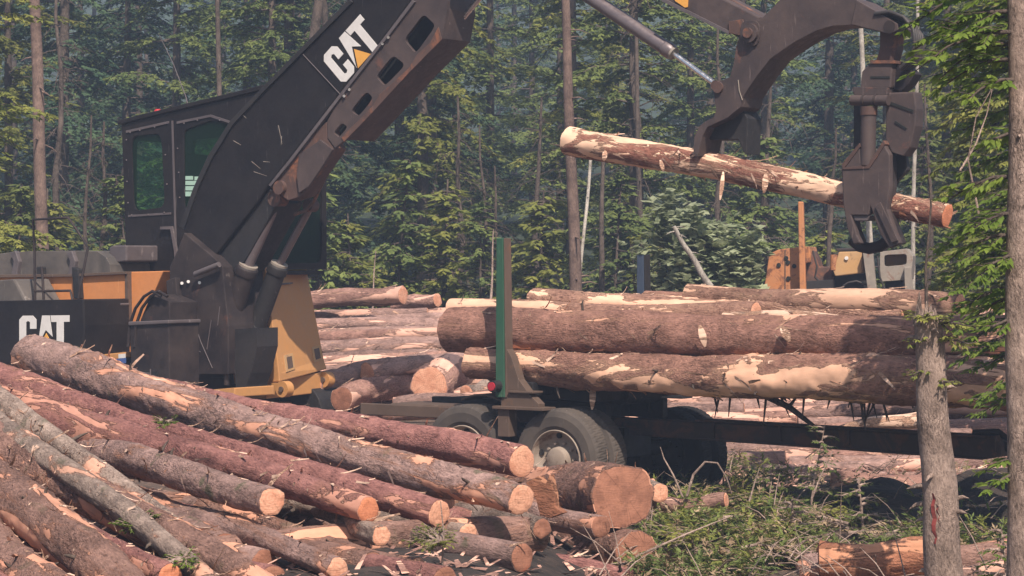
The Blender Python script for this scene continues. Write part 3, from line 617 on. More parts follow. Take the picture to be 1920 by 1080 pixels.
mb = MB(); mb.plate(Lf.poly([(256,694),(296,696),(296,712),(258,708)], -.96), -.97, -.95); mb.build('latch_plate', M['cabdark'], ld)
mb = MB(); mb.box(Lf.loc(272, 702, -.98), (.15, .03, .05)); mb.tube([Lf.loc(282, 692, -.98), Lf.loc(282, 712, -.98)], .01, 6); mb.build('latch', M['trim'], ld)
LP('fender', [(262,602),(283,552),(318,566),(318,602)], -.9, -.42, 'blackworn')
mb = MB()
for off in (0, 12): mb.tube([Lf.loc(x + off, y, -.95) for x, y in ((240,650),(243,610),(254,578),(270,556),(286,546),(302,556))], .02, 8)
mb.build('handrail', M['blackworn'], ld)
LP('front_skirt', [(426,624),(430,618),(482,615),(482,650),(470,700),(462,722),(458,744),(444,746),(440,700),(428,700)], -.30, .08, 'darksteel')
mb = MB(); mb.tube([Lf.loc(425, 702, -.35), Lf.loc(425, 722, -.35)], .035, 10); mb.build('pin', M['blackworn'], ld)
# ochre riser under the cab
def hull(name, near, far, y0, y1, mat, parent=ld, bevel=.012):
    a = [Lf.loc(p[0], p[1], y0) for p in near]; b_ = [Lf.loc(p[0], p[1], y1) for p in far]; n = len(a); mb = MB()
    mb.add(a + b_, [tuple(range(n)), tuple(reversed(range(n, 2 * n)))] + [(i, n + i, n + (i + 1) % n, (i + 1) % n) for i in range(n)]); return mb.build(name, M[mat], parent, bevel=bevel)
rs = hull('riser', [(392,500),(497,501),(523,700),(524,716),(410,722)], [(470,500),(574,499),(607,672),(613,692),(520,700)], .30, 1.5, 'tan')
def onfront(u, v):                                         # a point on the riser's front face (u across 0..1, v up 0..1)
    a = Lf.loc(523, 700, .30); b_ = Lf.loc(607, 672, 1.5); c_ = Lf.loc(497, 501, .30); d_ = Lf.loc(574, 499, 1.5)
    return (a * (1 - u) + b_ * u) * (1 - v) + (c_ * (1 - u) + d_ * u) * v
def fpatch(name, u0, u1, v0, v1, dpt, mat, parent):
    nrm = (onfront(1, 0) - onfront(0, 0)).cross(onfront(0, 1) - onfront(0, 0)).normalized(); 
    if nrm.x < 0: nrm = -nrm
    q = [onfront(u0, v0), onfront(u1, v0), onfront(u1, v1), onfront(u0, v1)]; mb = MB()
    mb.add([p + nrm * .001 for p in q] + [p + nrm * dpt for p in q], [(0, 1, 2, 3), (7, 6, 5, 4)] + [(i, 4 + i, 4 + (i + 1) % 4, (i + 1) % 4) for i in range(4)]); return mb.build(name, M[mat], parent)
for u0 in (.14, .76):
    v_ = fpatch('vent', u0, u0 + .19, -.01, .15, .015, 'oldyellow', rs); fpatch('vent_opening', u0 + .04, u0 + .15, .015, .125, .02, 'trailer', v_)
fpatch('door_handle', .22, .52, .82, .835, .05, 'trim', rs)
fpatch('slot', .28, .32, .40, .46, .006, 'cabdark', rs)
mb = MB(); mb.plate(Lf.poly([(474,690),(499,688),(500,709),(474,712)], .29), .285, .298); mb.build('label_plate', M['white'], rs)
hull('swing_frame', [(466,716),(500,716),(500,748),(464,746)], [(560,704),(612,696),(612,735),(560,740)], .28, 1.45, 'tan')
for (x, y, ly) in ((528, 730, .22), (606, 712, 1.35)):
    mb = MB(); c_ = Lf.loc(x, y, ly); mb.tube([c_, c_ + Vector((0, .12, 0))], .10, 24); lg = mb.build('hinge_lug', M['tan'], ld, bevel=.008)
    mb = MB(); mb.tube([c_ + Vector((0, -.02, 0)), c_ + Vector((0, .0, 0))], .035, 14); mb.build('hinge_pin', M['trailer'], lg)
    mb = MB(); mb.box(c_ + Vector((-.14, .08, 0)), (.3, .1, .14)); mb.build('hinge_arm', M['tan'], lg)
# cab
CY0, CY1 = .36, 1.55
cabp = [(237,508),(228,234),(330,208),(440,182),(495,168),(497,505)]
w1 = rr([(246,256),(302,250),(309,388),(251,396)], .18); w2 = rr([(344,244),(396,226),(446,238),(470,262),(470,400),(346,404)], .14)
cb = LP('cab', cabp, CY0, CY0 + .05, 'black', holes=[w1, w2], bevel=.006)
# far wall, roof, floor, front and back frames in the cab's own coordinates
def cabx(p): return Lf.loc(p[0], p[1], CY0)
fl = [cabx(p) for p in cabp]; w1l = Lf.poly(w1, CY0); w2l = Lf.poly(w2, CY0)
mb = MB(); mb.plate([(p.x, p.z) for p in fl], CY1 - .05, CY1, [w1l, w2l]); mb.build('far_wall', M['black'], cb, bevel=.004)
mb = MB(); top = [(p.x, p.z) for p in fl[1:5]]
top = [(top[0][0] - .05, top[0][1])] + top[1:]
mb.plate([(x, z + .002) for x, z in top] + [(x, z + .06) for x, z in reversed(top)], CY0 - .03, CY1 + .03); mb.build('roof', M['black'], cb, bevel=.01)
mb = MB(); mb.box(((fl[0].x + fl[5].x) / 2, (CY0 + CY1) / 2, fl[0].z - .02), (fl[5].x - fl[0].x, CY1 - CY0 - .11, .05)); mb.build('floor', M['black'], cb)
bx_ = fl[5].x; zt = fl[4].z; zb = fl[5].z
mb = MB()
def yzplate(mb, x, t_, y0, y1, z0, z1, holes):
    b2 = MB(); b2.plate([(y0, z0), (y1, z0), (y1, z1), (y0, z1)], 0, t_, holes); mb.add([(x + v[1], v[0], v[2]) for v in b2.v], [tuple(reversed(f)) for f in b2.f])
yzplate(mb, bx_ - .05, .05, CY0 + .051, CY1 - .051, zb, zt, [rr([(CY0 + .12, zb + .08), (CY1 - .1, zb + .08), (CY1 - .1, zt - .15), (CY0 + .12, zt - .15)], .1)])
mb.build('front_frame', M['black'], cb)
mb = MB(); mb.box((bx_ - .025, (CY0 + CY1) / 2, (zb + zt) / 2 - .03), (.012, CY1 - CY0 - .24, zt - zb - .2)); mb.build('windscreen', M['glass'], cb)
mb = MB(); yzplate(mb, fl[1].x + .03, .05, CY0 + .051, CY1 - .051, fl[0].z, fl[1].z, [rr([(CY0 + .2, fl[0].z + .7), (CY1 - .2, fl[0].z + .7), (CY1 - .2, fl[1].z - .2), (CY0 + .2, fl[1].z - .2)], .1)]); mb.build('rear_frame', M['black'], cb)
for wl, nm_ in ((w1l, 'window'), (w2l, 'window')):
    for yy in (CY0 + .02, CY1 - .03):
        mb = MB(); mb.plate(wl, yy, yy + .008); mb.build('window', M['glass'], cb)
mb = MB(); c_ = cabx((276, 330)); mb.tube([(c_.x + .12, .9, zb), (c_.x + .12, .9, zt - .2)], .05, 10); mb.box((c_.x + .55, .95, zb + .75), (.5, .5, .12)); mb.box((c_.x + .3, .95, zb + 1.1), (.12, .45, .8)); mb.build('operator_seat', M['cabdark'], cb)
mb = MB()
for (x, y, w_, h_) in ((348,330,14,7),(348,339,26,8),(348,349,26,8),(348,359,18,9),(365,331,8,7)): mb.plate(Lf.poly([(x,y),(x+w_,y),(x+w_,y+h_),(x,y+h_)], CY0 + .012), CY0 + .008, CY0 + .014)
mb.build('paper_notice', M['paper'], cb)
def strip(pts, wpx, y0, y1, name, mat, parent):
    up = [(p[0], p[1] - wpx / 2) for p in pts]; dn = [(p[0], p[1] + wpx / 2) for p in reversed(pts)]; return LP(name, dn + up, y0, y1, mat, parent, bevel=0)
strip([(236,247),(316,229)], 4.5, CY0 - .015, CY0 - .001, 'window_trim', 'trim', cb)
strip([(331,230),(394,217),(440,232)], 4.5, CY0 - .015, CY0 - .001, 'window_trim', 'trim', cb)
strip([(240,405),(320,400)], 4, CY0 - .012, CY0 - .001, 'window_trim', 'trim', cb)
LP('door_seam', [(321,226),(324,226),(331,470),(328,470)], CY0 - .012, CY0 - .001, 'trim', cb, bevel=0)
for p in [(x, y) for x, y in ((237,262),(237,300),(238,340),(240,380),(310,290),(313,345),(333,278),(335,323),(337,370),(247,403),(278,402),(308,398),(244,248),(262,244),(290,238),(345,231),(370,225),(412,225))]:
    mb = MB(); mb.tube([Lf.loc(p[0], p[1], CY0 - .02), Lf.loc(p[0], p[1], CY0)], .011, 6); mb.build('bolt', M['trim'], cb)
LP('door_handle', [(300,425),(322,424),(325,440),(331,470),(333,505),(328,505),(326,470),(319,430),(300,430)], CY0 - .05, CY0 - .02, 'trim', cb, bevel=0)
mb = MB(); q = Lf.loc(296, 209, .6); mb.tube([q + Vector((0, 0, -.07)), q, q + Vector((0, 0, .03))], [.06, .055, .03], 12); mb.build('beacon', M['red'], ld)
mb = MB(); mb.tube([Lf.loc(352, 196, .8), Lf.loc(348, 180, .8), Lf.loc(325, 120, .8), Lf.loc(297, 62, .8)], [.012, .007, .006, .003], 6); mb.build('antenna', M['trim'], ld)
# engine house
LP('engine_housing', [(-70,520),(133,515),(236,511),(236,680),(-70,690)], -.45, 1.5, 'orange')
LP('side_panel', [(238,510),(306,508),(290,545),(268,590),(252,640),(240,690)], -.40, .28, 'orange', bevel=.01)
LP('panel_gap', [(234,512),(239,512),(241,640),(236,640)], -.47, -.4, 'trailer', bevel=0)
LP('ledge', [(-40,515),(133,514),(236,509),(236,514),(133,519),(-40,521)], -.50, 1.5, 'trailer', bevel=.004)
hd = [(-80,486),(-20,478),(20,473),(60,471),(140,470),(182,471),(198,482),(206,496),(207,512),(-80,520)]
LP('hood', hd, -.36, 1.4, 'hood', bevel=.09)
for x in (22, 128):
    LP('hood_strap', [(x - 4, 474), (x + 6, 470), (x + 13, 490), (x + 8, 520), (x - 2, 520), (x + 3, 490)], -.42, -.34, 'trim')
LP('exhaust_box', [(204,464),(212,460),(237,460),(237,490),(206,494)], -.2, .5, 'trim', bevel=.03)
mb = MB(); q = Lf.loc(220, 500, .1); mb.tube([q + Vector((0, 0, -.1)), q + Vector((0, 0, .1))], .08, 12); mb.build('exhaust_neck', M['darksteel'], ld)
LP('rear_guard', [(-80,530),(-10,526),(27,523),(48,563),(48,575),(-80,575)], -1.1, -.5, 'hood', bevel=.03)
cw = LP('counterweight', [(-90,566),(46,563),(156,561),(158,610),(156,692),(-90,700)], -1.25, -.46, 'black', bevel=.02)
LP('service_door', [(160,575),(226,571),(228,664),(160,667)], -.60, -.45, 'blackworn')
LP('door_catch', [(186,578),(212,577),(212,584),(186,585)], -.63, -.60, 'darksteel')
LP('door_hinge', [(158,571),(226,568),(226,573),(158,577)], -.62, -.46, 'trim')
LP('walkway', [(156,668),(236,660),(236,670),(156,682)], -.9, -.45, 'tan')
LP('walkway_side', [(180,682),(238,672),(240,692),(200,700)], -.8, -.45, 'blackworn')
LP('warning_label', [(222,664),(234,663),(234,671),(222,672)], -.915, -.90, 'white', bevel=0); LP('warning_label', [(216,673),(235,671),(235,681),(216,683)], -.915, -.90, 'blue', bevel=0)
mb = MB()
for pts in ([(66,590),(65,480),(62,412),(128,408),(146,434),(165,464),(150,540),(144,590)], [(62,562),(66,546),(132,545),(136,562)], [(82,562),(80,520),(78,500)]):
    mb.tube([Lf.loc(x, y, -1.2) for x, y in pts], .017, 8)
mb.build('handrail', M['blackworn'], ld)
LP('hood_rib', [(68,500),(78,500),(82,560),(70,562)], -.48, -.40, 'darksteel'); LP('hood_rib', [(134,500),(146,505),(150,560),(138,560)], -.52, -.42, 'darksteel')
# boom
BY = .30
bm_ = LP('boom', [(340,427),(366,352),(393,293),(433,230),(490,170),(655,1),(880,-229),(960,-215),(905,-160),(772,0),(724,64),(635,178),(541,300),(503,347),(487,373),(402,482)], -BY, BY, 'black', bevel=.02)
LP('boom_edge', [(336,425),(363,350),(390,291),(430,228),(488,167),(655,-3),(660,4),(492,174),(436,234),(397,297),(370,355),(344,430)], -BY - .03, -BY + .05, 'darksteel', bm_, bevel=.006)
LP('boom_edge', [(772,0),(724,64),(635,178),(541,300),(503,347),(507,350),(546,303),(640,181),(729,67),(778,3)], -BY - .03, -BY + .02, 'trim', bm_, bevel=.004)
holes = [rr([(794,26),(817,48),(779,101),(757,75)], .22), rr([(737,103),(760,122),(721,162),(704,144)], .25), rr([(687,171),(700,184),(672,219),(657,208)], .3), rr([(641,230),(652,238),(635,258),(625,249)], .3)]
web = [(778,0),(905,-160),(960,-150),(840,-10),(838,17),(828,72),(766,134),(700,206),(647,262),(628,277),(614,258),(614,226),(640,181),(729,67)]
wb = LP('boom_web', web, -BY + .0, -BY + .05, 'arm', bm_, holes=holes, bevel=.006)
LP('web_core', [(790,4),(905,-150),(950,-145),(832,-8),(830,17),(820,68),(760,128),(694,200),(642,256),(630,268),(622,258),(622,230),(648,186),(735,74)], -.02, -.0, 'cabdark', bm_, bevel=0)
LP('boom_underside', [(834,-10),(838,17),(828,72),(766,134),(700,206),(647,262),(640,254),(694,199),(760,127),(820,67),(828,15),(826,-10)], -BY + .051, BY, 'arm', bm_, bevel=.004)
LP('rust_edge', [(828,74),(766,137),(700,209),(645,266),(640,258),(650,246),(672,226),(700,197),(712,176),(740,152),(766,128),(782,102),(806,80),(822,50)], -BY - .012, -BY - .001, 'rust', bm_, bevel=.003)
LP('boom_bracket', [(544,303),(586,252),(612,228),(614,260),(626,278),(596,322),(566,368),(540,376),(506,352)], -BY + .01, -.05, 'rust', bm_, bevel=.01)
LP('bracket_plate', [(560,290),(600,262),(624,280),(600,318),(578,350),(560,362),(556,330)], -BY - .03, -BY + .008, 'arm', bm_, bevel=.006)
mb = MB(); q = Lf.loc(527, 352, -BY); mb.tube([q + Vector((0, -.05, 0)), q + Vector((0, .62, 0))], .085, 20); mb.build('boom_pin', M['rust'], bm_, bevel=.008)
LP('boom_neck', [(506,352),(486,376),(404,484),(420,506),(446,508),(470,470),(520,380)], -BY + .06, BY - .06, 'darksteel', bm_)
mb = MB()
mb.tube([Lf.loc(568, 82 + 20, -BY - .01), Lf.loc(637, 176, -BY - .01)], .006, 6); mb.tube([Lf.loc(346, 440, -BY - .01), Lf.loc(402, 482, -BY - .01)], .008, 6)
mb.build('panel_seam', M['trim'], bm_)
for p in ((655, 168), (645, 180), (717, 82), (728, 70)): mb = MB(); mb.tube([Lf.loc(p[0], p[1], -BY - .03), Lf.loc(p[0], p[1], -BY)], .018, 6); mb.build('bolt', M['chrome'], bm_)
# bare scratches in the paint
for q_ in ([(522,235),(529,270)], [(472,303),(488,316)], [(494,303),(506,304)], [(438,264),(452,272)], [(476,322),(500,330)], [(455,215),(462,222)], [(528,255),(527,272)]):
    mb = MB(); mb.tube([Lf.loc(x, y, -BY) for x, y in q_], [.005, .002], 5); mb.build('scratch', M['oldgrey'], bm_)
# lift cylinders
def cyl(parent, a, b_, c_, ly, rb_, rr_, mb_mat, rod_mat, name='lift_cylinder'):
    A, B, C_ = Lf.loc(*a, ly), Lf.loc(*b_, ly), Lf.loc(*c_, ly)
    mb = MB(); mb.tube([A, B], rb_, 24); d = (B - A).normalized(); mb.tube([B - d * .10, B - d * .09, B, B + d * .03], [rb_, rb_ * 1.13, rb_ * 1.13, rb_ * .9], 24)
    mb.tube([A + Vector((0, -rb_ * 1.1, 0)), A + Vector((0, rb_ * 1.1, 0))], rb_ * 1.05, 18)
    o = mb.build(name, M[mb_mat], parent, bevel=.005)
    mb = MB(); mb.tube([B, C_], rr_, 18); mb.build('rod', M[rod_mat], o)
    mb = MB(); mb.tube([C_ + Vector((0, -rr_ * 1.4, 0)), C_ + Vector((0, rr_ * 1.4, 0))], rr_ * 1.7, 18); mb.build('rod_eye', M['rust'], o)
    mb = MB(); mb.tube([B + d * .015, B + d * .05], rb_ * .96, 24); mb.build('gland_ring', M['oldgrey'], o); return o
cyl(ld, (428, 610), (464, 503), (522, 372), -.16, .125, .060, 'blackworn', 'dullrod')
cyl(ld, (478, 622), (522, 500), (583, 385), .16, .115, .048, 'darksteel', 'dullrod')
mb = MB(); mb.tube([Lf.loc(x, y, .0) for x, y in ((630,285),(618,312),(604,345),(588,378),(570,396),(552,402))], .022, 10); mb.build('hose', M['rust'], ld)
mb = MB(); mb.tube([Lf.loc(x, y, .1) for x, y in ((600,290),(592,330),(580,360),(560,380))], .02, 10); mb.tube([Lf.loc(x, y, -.1) for x, y in ((470,470),(455,480),(446,510),(462,516))], .018, 8); mb.tube([Lf.loc(x, y, .16) for x, y in ((455,560),(462,585),(446,608),(455,620))], .012, 8); mb.build('hose', M['hose'], ld)
# lettering
CL = [(.34,.60),(.34,.88),(.27,1),(.07,1),(0,.88),(0,.12),(.07,0),(.27,0),(.34,.12),(.34,.40),(.215,.40),(.215,.2),(.175,.16),(.135,.2),(.135,.8),(.175,.84),(.215,.8),(.215,.60)]
AL = [(.365,.06),(.455,1),(.60,1),(.615,.84),(.655,.30),(.575,.46),(.528,.80),(.49,.36)]
AL = [(.365,.04),(.455,1),(.605,1),(.66,.36),(.53,.56),(.372,.10)]
TL = [(.625,1),(1,1),(1,.80),(.885,.80),(.885,.0),(.745,.0),(.745,.80),(.64,.80)]
YT = [(.375,0),(.70,0),(.535,.46)]
def logo(parent, org, e1, up, ly):
    mp = lambda p: (org[0] + e1[0] * p[0] + up[0] * p[1], org[1] + e1[1] * p[0] + up[1] * p[1])
    for nm_, sh in (('letter_c', CL), ('letter_a', AL), ('letter_t', TL)):
        LP('letter', [mp(p) for p in sh], ly - .006, ly - .001, 'white', parent, bevel=0)
    LP('logo_triangle', [mp(p) for p in YT], ly - .009, ly - .001, 'logoyellow', parent, bevel=0)
cc = lambda x, y: (480 + x / 3.6, y / 3.6)
logo(bm_, cc(590, 572), (262 / 3.6, -296 / 3.6), (-150 / 3.6, -180 / 3.6), -BY)
logo(cw, (36, 654), (94, -1), (0, -62), -1.25)
# upper boom, stick, stick cylinder
sb = LP('upper_boom', [(1240,-2),(900,-190),(950,-240),(1000,-235),(1357,-2),(1424,32),(1415,60),(1400,78),(1368,62)], -.20, .20, 'arm', bevel=.015)
LP('side_rib', [(1240,2),(1366,64),(1366,58),(1242,-4)], -.23, -.19, 'trim', sb, bevel=0)
LP('sticker', [(1262,-8),(1290,-6),(1289,13),(1284,14),(1266,2)], -.212, -.202, 'logoyellow', sb, bevel=0)
mb = MB()
for o_ in (0, 8): mb.tube([Lf.loc(x, y, -.05) for x, y in ((1300 + o_, -38),(1362 + o_, 0),(1412 + o_, 28),(1430 + o_, 40))], .022, 8)
mb.build('hydraulic_pipe', M['rust'], sb)
LP('rust_bracket', [(1366,40),(1392,36),(1398,60),(1388,66),(1366,62)], -.225, -.2, 'rust', sb, bevel=.004)
stp = [(1429,34),(1445,18),(1464,-2),(1500,-14),(1560,-14),(1606,0),(1651,26),(1674,40),(1684,52),(1680,64),(1661,61),(1637,57),(1596,46),(1561,48),(1530,57),(1492,77),(1468,93),(1444,110),(1420,141),(1404,164),(1393,182),(1389,200),(1376,210),(1365,220),(1326,238),(1317,256),(1308,292),(1300,288),(1302,256),(1312,236),(1322,228),(1338,220),(1343,206),(1340,186),(1337,168),(1346,155),(1369,144),(1376,118),(1381,84),(1391,55),(1408,38)]
stk = LP('stick', stp, -.21, .21, 'arm', bevel=.012)
LP('claw', [(1326,236),(1365,222),(1389,200),(1402,222),(1400,290),(1394,286),(1384,262),(1326,262)], -.05, .24, 'darksteel', stk, bevel=.01)
mb = MB(); q = Lf.loc(1405, 62, -.26); mb.tube([q + Vector((0, -.02, 0)), q + Vector((0, .56, 0))], .10, 24); mb.build('stick_pin', M['arm'], stk, bevel=.01)
mb = MB(); mb.tube([q + Vector((0, -.05, 0)), q + Vector((0, .0, 0))], .055, 16); mb.build('pin_cap', M['rust'], stk, bevel=.006)
LP('boss_plate', rr([(1388,38),(1425,38),(1422,88),(1388,84)], .4), -.235, -.21, 'arm', stk, bevel=.006)
LP('tip_plate', [(1596,46),(1606,0),(1651,26),(1682,44),(1684,56),(1668,64)], -.235, -.21, 'arm', stk, bevel=.006)
mb = MB()
mb.tube([Lf.loc(x, y, -.215) for x, y in ((1384,150),(1386,170),(1392,188))], .006, 5); mb.build('weld_seam', M['oldgrey'], stk)
cyl(ld, (960, -104), (1258, 97), (1344, 160), -.0, .078, .030, 'dullrod', 'chrome', 'stick_cylinder')
mb = MB(); q = Lf.loc(1345, 164, -.24); mb.tube([q, q + Vector((0, .48, 0))], .06, 16); mb.build('rod_pin', M['rust'], stk)
cyl(ld, (820, 95), (856, 48), (925, -35), .12, .10, .035, 'rust', 'chrome', 'tilt_cylinder')
# grapple
gr = LP('grapple', rr([(1650,56),(1684,56),(1682,92),(1674,118),(1642,118),(1650,90)], .12), -.07, .07, 'rust', bevel=.012)
mb = MB(); q = Lf.loc(1667, 50, -.24); mb.tube([q, q + Vector((0, .48, 0))], .065, 18); mb.build('swivel_pin', M['blackworn'], gr, bevel=.008)
LP('head', [(1633,116),(1674,116),(1670,165),(1613,165),(1616,134)], -.20, .04, 'arm', gr)
LP('head_cheek', [(1676,118),(1700,126),(1716,138),(1704,158),(1688,172),(1668,168)], -.12, .05, 'blackworn', gr)
LP('head_slot', [(1632,143),(1668,143),(1668,147),(1632,147)], -.206, -.2, 'cabdark', gr, bevel=0)
LP('head_rim', [(1631,113),(1677,113),(1677,119),(1631,119)], -.22, .22, 'rust', gr, bevel=.004)
LP('cross_plate', [(1598,163),(1664,164),(1664,178),(1600,178)], -.24, .24, 'arm', gr)
mb = MB(); mb.tube([Lf.loc(1597, 188, -.26), Lf.loc(1666, 188, -.26)], .055, 18); mb.build('cross_bar', M['arm'], gr, bevel=.006)
mb = MB(); mb.tube([Lf.loc(1618, 188, -.26), Lf.loc(1622, 188, -.26)], .062, 18); mb.tube([Lf.loc(1640, 188, -.26), Lf.loc(1644, 188, -.26)], .062, 18); mb.build('bar_ring', M['blackworn'], gr)
LP('leg_plate', [(1600,196),(1615,196),(1614,275),(1604,292),(1600,280)], -.05, .10, 'darksteel', gr)
mb = MB(); mb.tube([Lf.loc(1629, 214, -.24), Lf.loc(1627, 310, -.24)], .078, 24); c0 = mb.build('cylinder', M['arm'], gr, bevel=.008)
mb = MB(); mb.tube([Lf.loc(1629, 200, -.24), Lf.loc(1629, 216, -.24)], .088, 24); mb.build('gland', M['rust'], c0, bevel=.006)
LP('jaw_upper', [(1661,174),(1714,172),(1718,204),(1716,236),(1706,276),(1694,293),(1671,286),(1660,262)], -.20, -.02, 'arm', gr)
LP('jaw_detail', [(1668,190),(1712,206),(1712,211),(1668,196)], -.21, -.2, 'cabdark', gr, bevel=0); LP('jaw_detail', [(1678,226),(1700,240),(1699,243),(1677,230)], -.21, -.2, 'cabdark', gr, bevel=0)
LP('wrist', [(1667,285),(1698,292),(1702,318),(1690,330),(1672,352),(1664,340)], -.02, .05, 'darksteel', gr)
jaw = [(1578,312),(1611,274),(1614,304),(1627,310),(1656,268),(1668,290),(1668,350),(1663,392),(1680,440),(1687,456),(1668,466),(1650,440),(1632,388),(1628,404),(1596,404),(1606,440),(1614,456),(1600,458),(1588,428),(1581,384)]
jf = LP('jaw', jaw, -.30, -.22, 'arm', gr); LP('jaw', jaw, .20, .28, 'darksteel', gr)
LP('jaw_side', [(1577,314),(1581,384),(1588,428),(1600,458),(1606,458),(1594,424),(1588,384),(1584,314)], -.22, .02, 'arm', jf)
LP('jaw_side', [(1658,270),(1668,290),(1668,350),(1663,392),(1680,440),(1687,456),(1681,458),(1668,430),(1656,392),(1660,350),(1660,292)], -.22, -.05, 'blackworn', jf)
LP('jaw_rib', [(1640,386),(1650,378),(1684,452),(1672,456)], -.325, -.30, 'arm', jf)
LP('jaw_lip', [(1578,308),(1611,268),(1613,275),(1584,314),(1627,309),(1656,263),(1660,270),(1630,316),(1580,318)], -.31, -.22, 'rust', jf, bevel=.003)
mb = MB(); pts = [Lf.loc(x, y, 0) for x, y in ((1598, 450), (1612, 462), (1630, 466), (1650, 462), (1664, 452))]; mb.tube(pts, .06, 12); mb.build('tong_tip', M['blackworn'], gr)
LP('lower_link', [(1598,404),(1630,404),(1626,414),(1602,414)], -.28, -.1, 'trim', gr)
mb = MB()
for i in range(5):
    o_ = i * 4; ly = -.24 + .05 * i
    mb.tube([Lf.loc(x, y, ly) for x, y in ((1640,26 + i * 2),(1668,22 + i * 3),(1694 + o_,32 + i * 3),(1712 + o_,54 + i * 3),(1716 + o_,84),(1706 + o_,110 + i * 2),(1688 + o_ * .6,128 + i * 2))], .021, 8)
mb.build('hose', M['hose'], gr)
# the log in its grip
hl = make_log('log', Lf.world(Lf.loc(1068, 262, 0)), Lf.world(Lf.loc(1778, 402, 0)), .160, .122, 'bark_held', ends='ab', endmat='end_red', res=.03, sides=34, lump=.09, flakes=24, fsz=1.2, seed=701, stubs=4,
              label='peeling log with cream patches hanging in the grapple above the load')
mb = MB(); a = Lf.world(Lf.loc(1690, 398, -.08)); b_ = Lf.world(Lf.loc(1782, 428, -.06)); mb.tube([a - hl.location, (a + b_) / 2 - hl.location, b_ - hl.location], [.05, .035, .006], 8)
sp = mb.build('splinter', M['bark_raw'], hl); sp.rotation_mode = 'QUATERNION'; sp.rotation_quaternion = hl.rotation_quaternion.inverted()
mb = MB(); a = Lf.world(Lf.loc(1072, 278, 0)); b_ = Lf.world(Lf.loc(1030, 269, 0)); mb.tube([a - hl.location, b_ - hl.location], [.018, .005], 6); sp = mb.build('branch_stub', M['bark_dim'], hl); sp.rotation_mode = 'QUATERNION'; sp.rotation_quaternion = hl.rotation_quaternion.inverted()
for (x, y, x2, y2, w_) in ((1356, 322, 1350, 375, 8), (1436, 325, 1432, 362, 12), (1238, 300, 1244, 322, 8), (1135, 282, 1132, 302, 10)):
    sliver(x, y, 25.2, x2, y2, w_, 'cream bark shred dangling from the lifted log, %s' % {1356: 'longest one, near its middle', 1436: 'second from the grapple jaw', 1238: 'short one left of the claw', 1135: 'nearest its thick left end'}[x])['group'] = 'bark shreds dangling from the lifted log'
    
# ------------------------------------------------------------ old machine in the background
E = Frame((at(1570, 540, 37).x, 37, .0), -12)
ex = empty('old_loader', E.O, E.th, label='faded orange and grey old machine standing behind the log stacks with a vertical mast', cat='machine')
def EP(name, pts, y0, y1, mat, parent=ex, bevel=.015, holes=()): return LP(name, pts, y0, y1, mat, parent, bevel=bevel, fr=E, holes=holes)
EP('rear_body', [(1442,476),(1460,468),(1500,463),(1516,462),(1520,478),(1519,492),(1508,494),(1510,548),(1430,552),(1436,520)], 0, 1.4, 'oldorange')
EP('panel_line', [(1471,468),(1473,468),(1473,548),(1471,548)], -.01, 0, 'trailer', bevel=0)
for (x, y) in ((1474, 484), (1477, 492), (1460, 497), (1489, 499), (1478, 522)):
    mb = MB(); q = E.loc(x, y, -.02); mb.tube([q, q + Vector((0, .03, 0))], .035, 10); mb.build('hole', M['cabdark'], ex)
EP('mast', [(1496,378),(1506,378),(1511,545),(1499,545)], -.35, -.2, 'oldorange')
EP('bulkhead', [(1511,492),(1524,470),(1530,482),(1536,500),(1562,500),(1562,526),(1512,540)], .2, 1.0, 'rust')
EP('deck', [(1498,528),(1562,524),(1562,540),(1498,546)], -.2, 1.2, 'darksteel')
EP('engine_box', [(1573,472),(1616,471),(1616,512),(1566,518),(1562,508)], -.1, 1.0, 'oldyellow')
mb = MB(); q = E.loc(1587, 484, -.13); mb.tube([q, q + Vector((0, .03, 0))], .03, 10); mb.build('lamp', M['white'], ex)
mb = MB(); q = E.loc(1564, 492, -.05); mb.tube([q + Vector((0, 0, -.12)), q + Vector((0, 0, .12))], .06, 12); mb.build('tank', M['oldorange'], ex)
EP('dark_bay', [(1563,518),(1626,512),(1626,552),(1563,552)], .25, 1.1, 'cabdark')
EP('post', [(1617,470),(1636,470),(1644,552),(1628,552)], -.3, -.1, 'oldgrey')
EP('cover', [(1566,466),(1655,462),(1655,470),(1570,472)], -.1, 1.1, 'blackworn')
EP('side_cover', [(1650,472),(1700,466),(1712,480),(1708,524),(1650,528)], -.1, .9, 'oldgrey', holes=[rr([(1658,478),(1700,476),(1700,496),(1658,500)], .2)])
EP('inner_panel', [(1655,474),(1702,472),(1702,500),(1655,504)], .3, .4, 'oldyellow')
EP('dark_bay', [(1660,528),(1694,526),(1694,552),(1660,552)], .2, .8, 'cabdark')
EP('post', [(1695,500),(1708,500),(1712,555),(1697,555)], -.25, -.1, 'oldgrey')
mb = MB()
for q_ in ([(1645,480),(1650,520),(1660,545)], [(1524,470),(1532,500),(1528,520),(1545,535)], [(1570,545),(1590,530),(1606,527),(1625,534)]): mb.tube([E.loc(x, y, -.15) for x, y in q_], .016, 7)
mb.build('hose', M['hose'], ex)
mb = MB(); mb.box((0, .7, .35), (3.4, 1.6, .6)); mb.build('undercarriage', M['darksteel'], ex, bevel=.03)

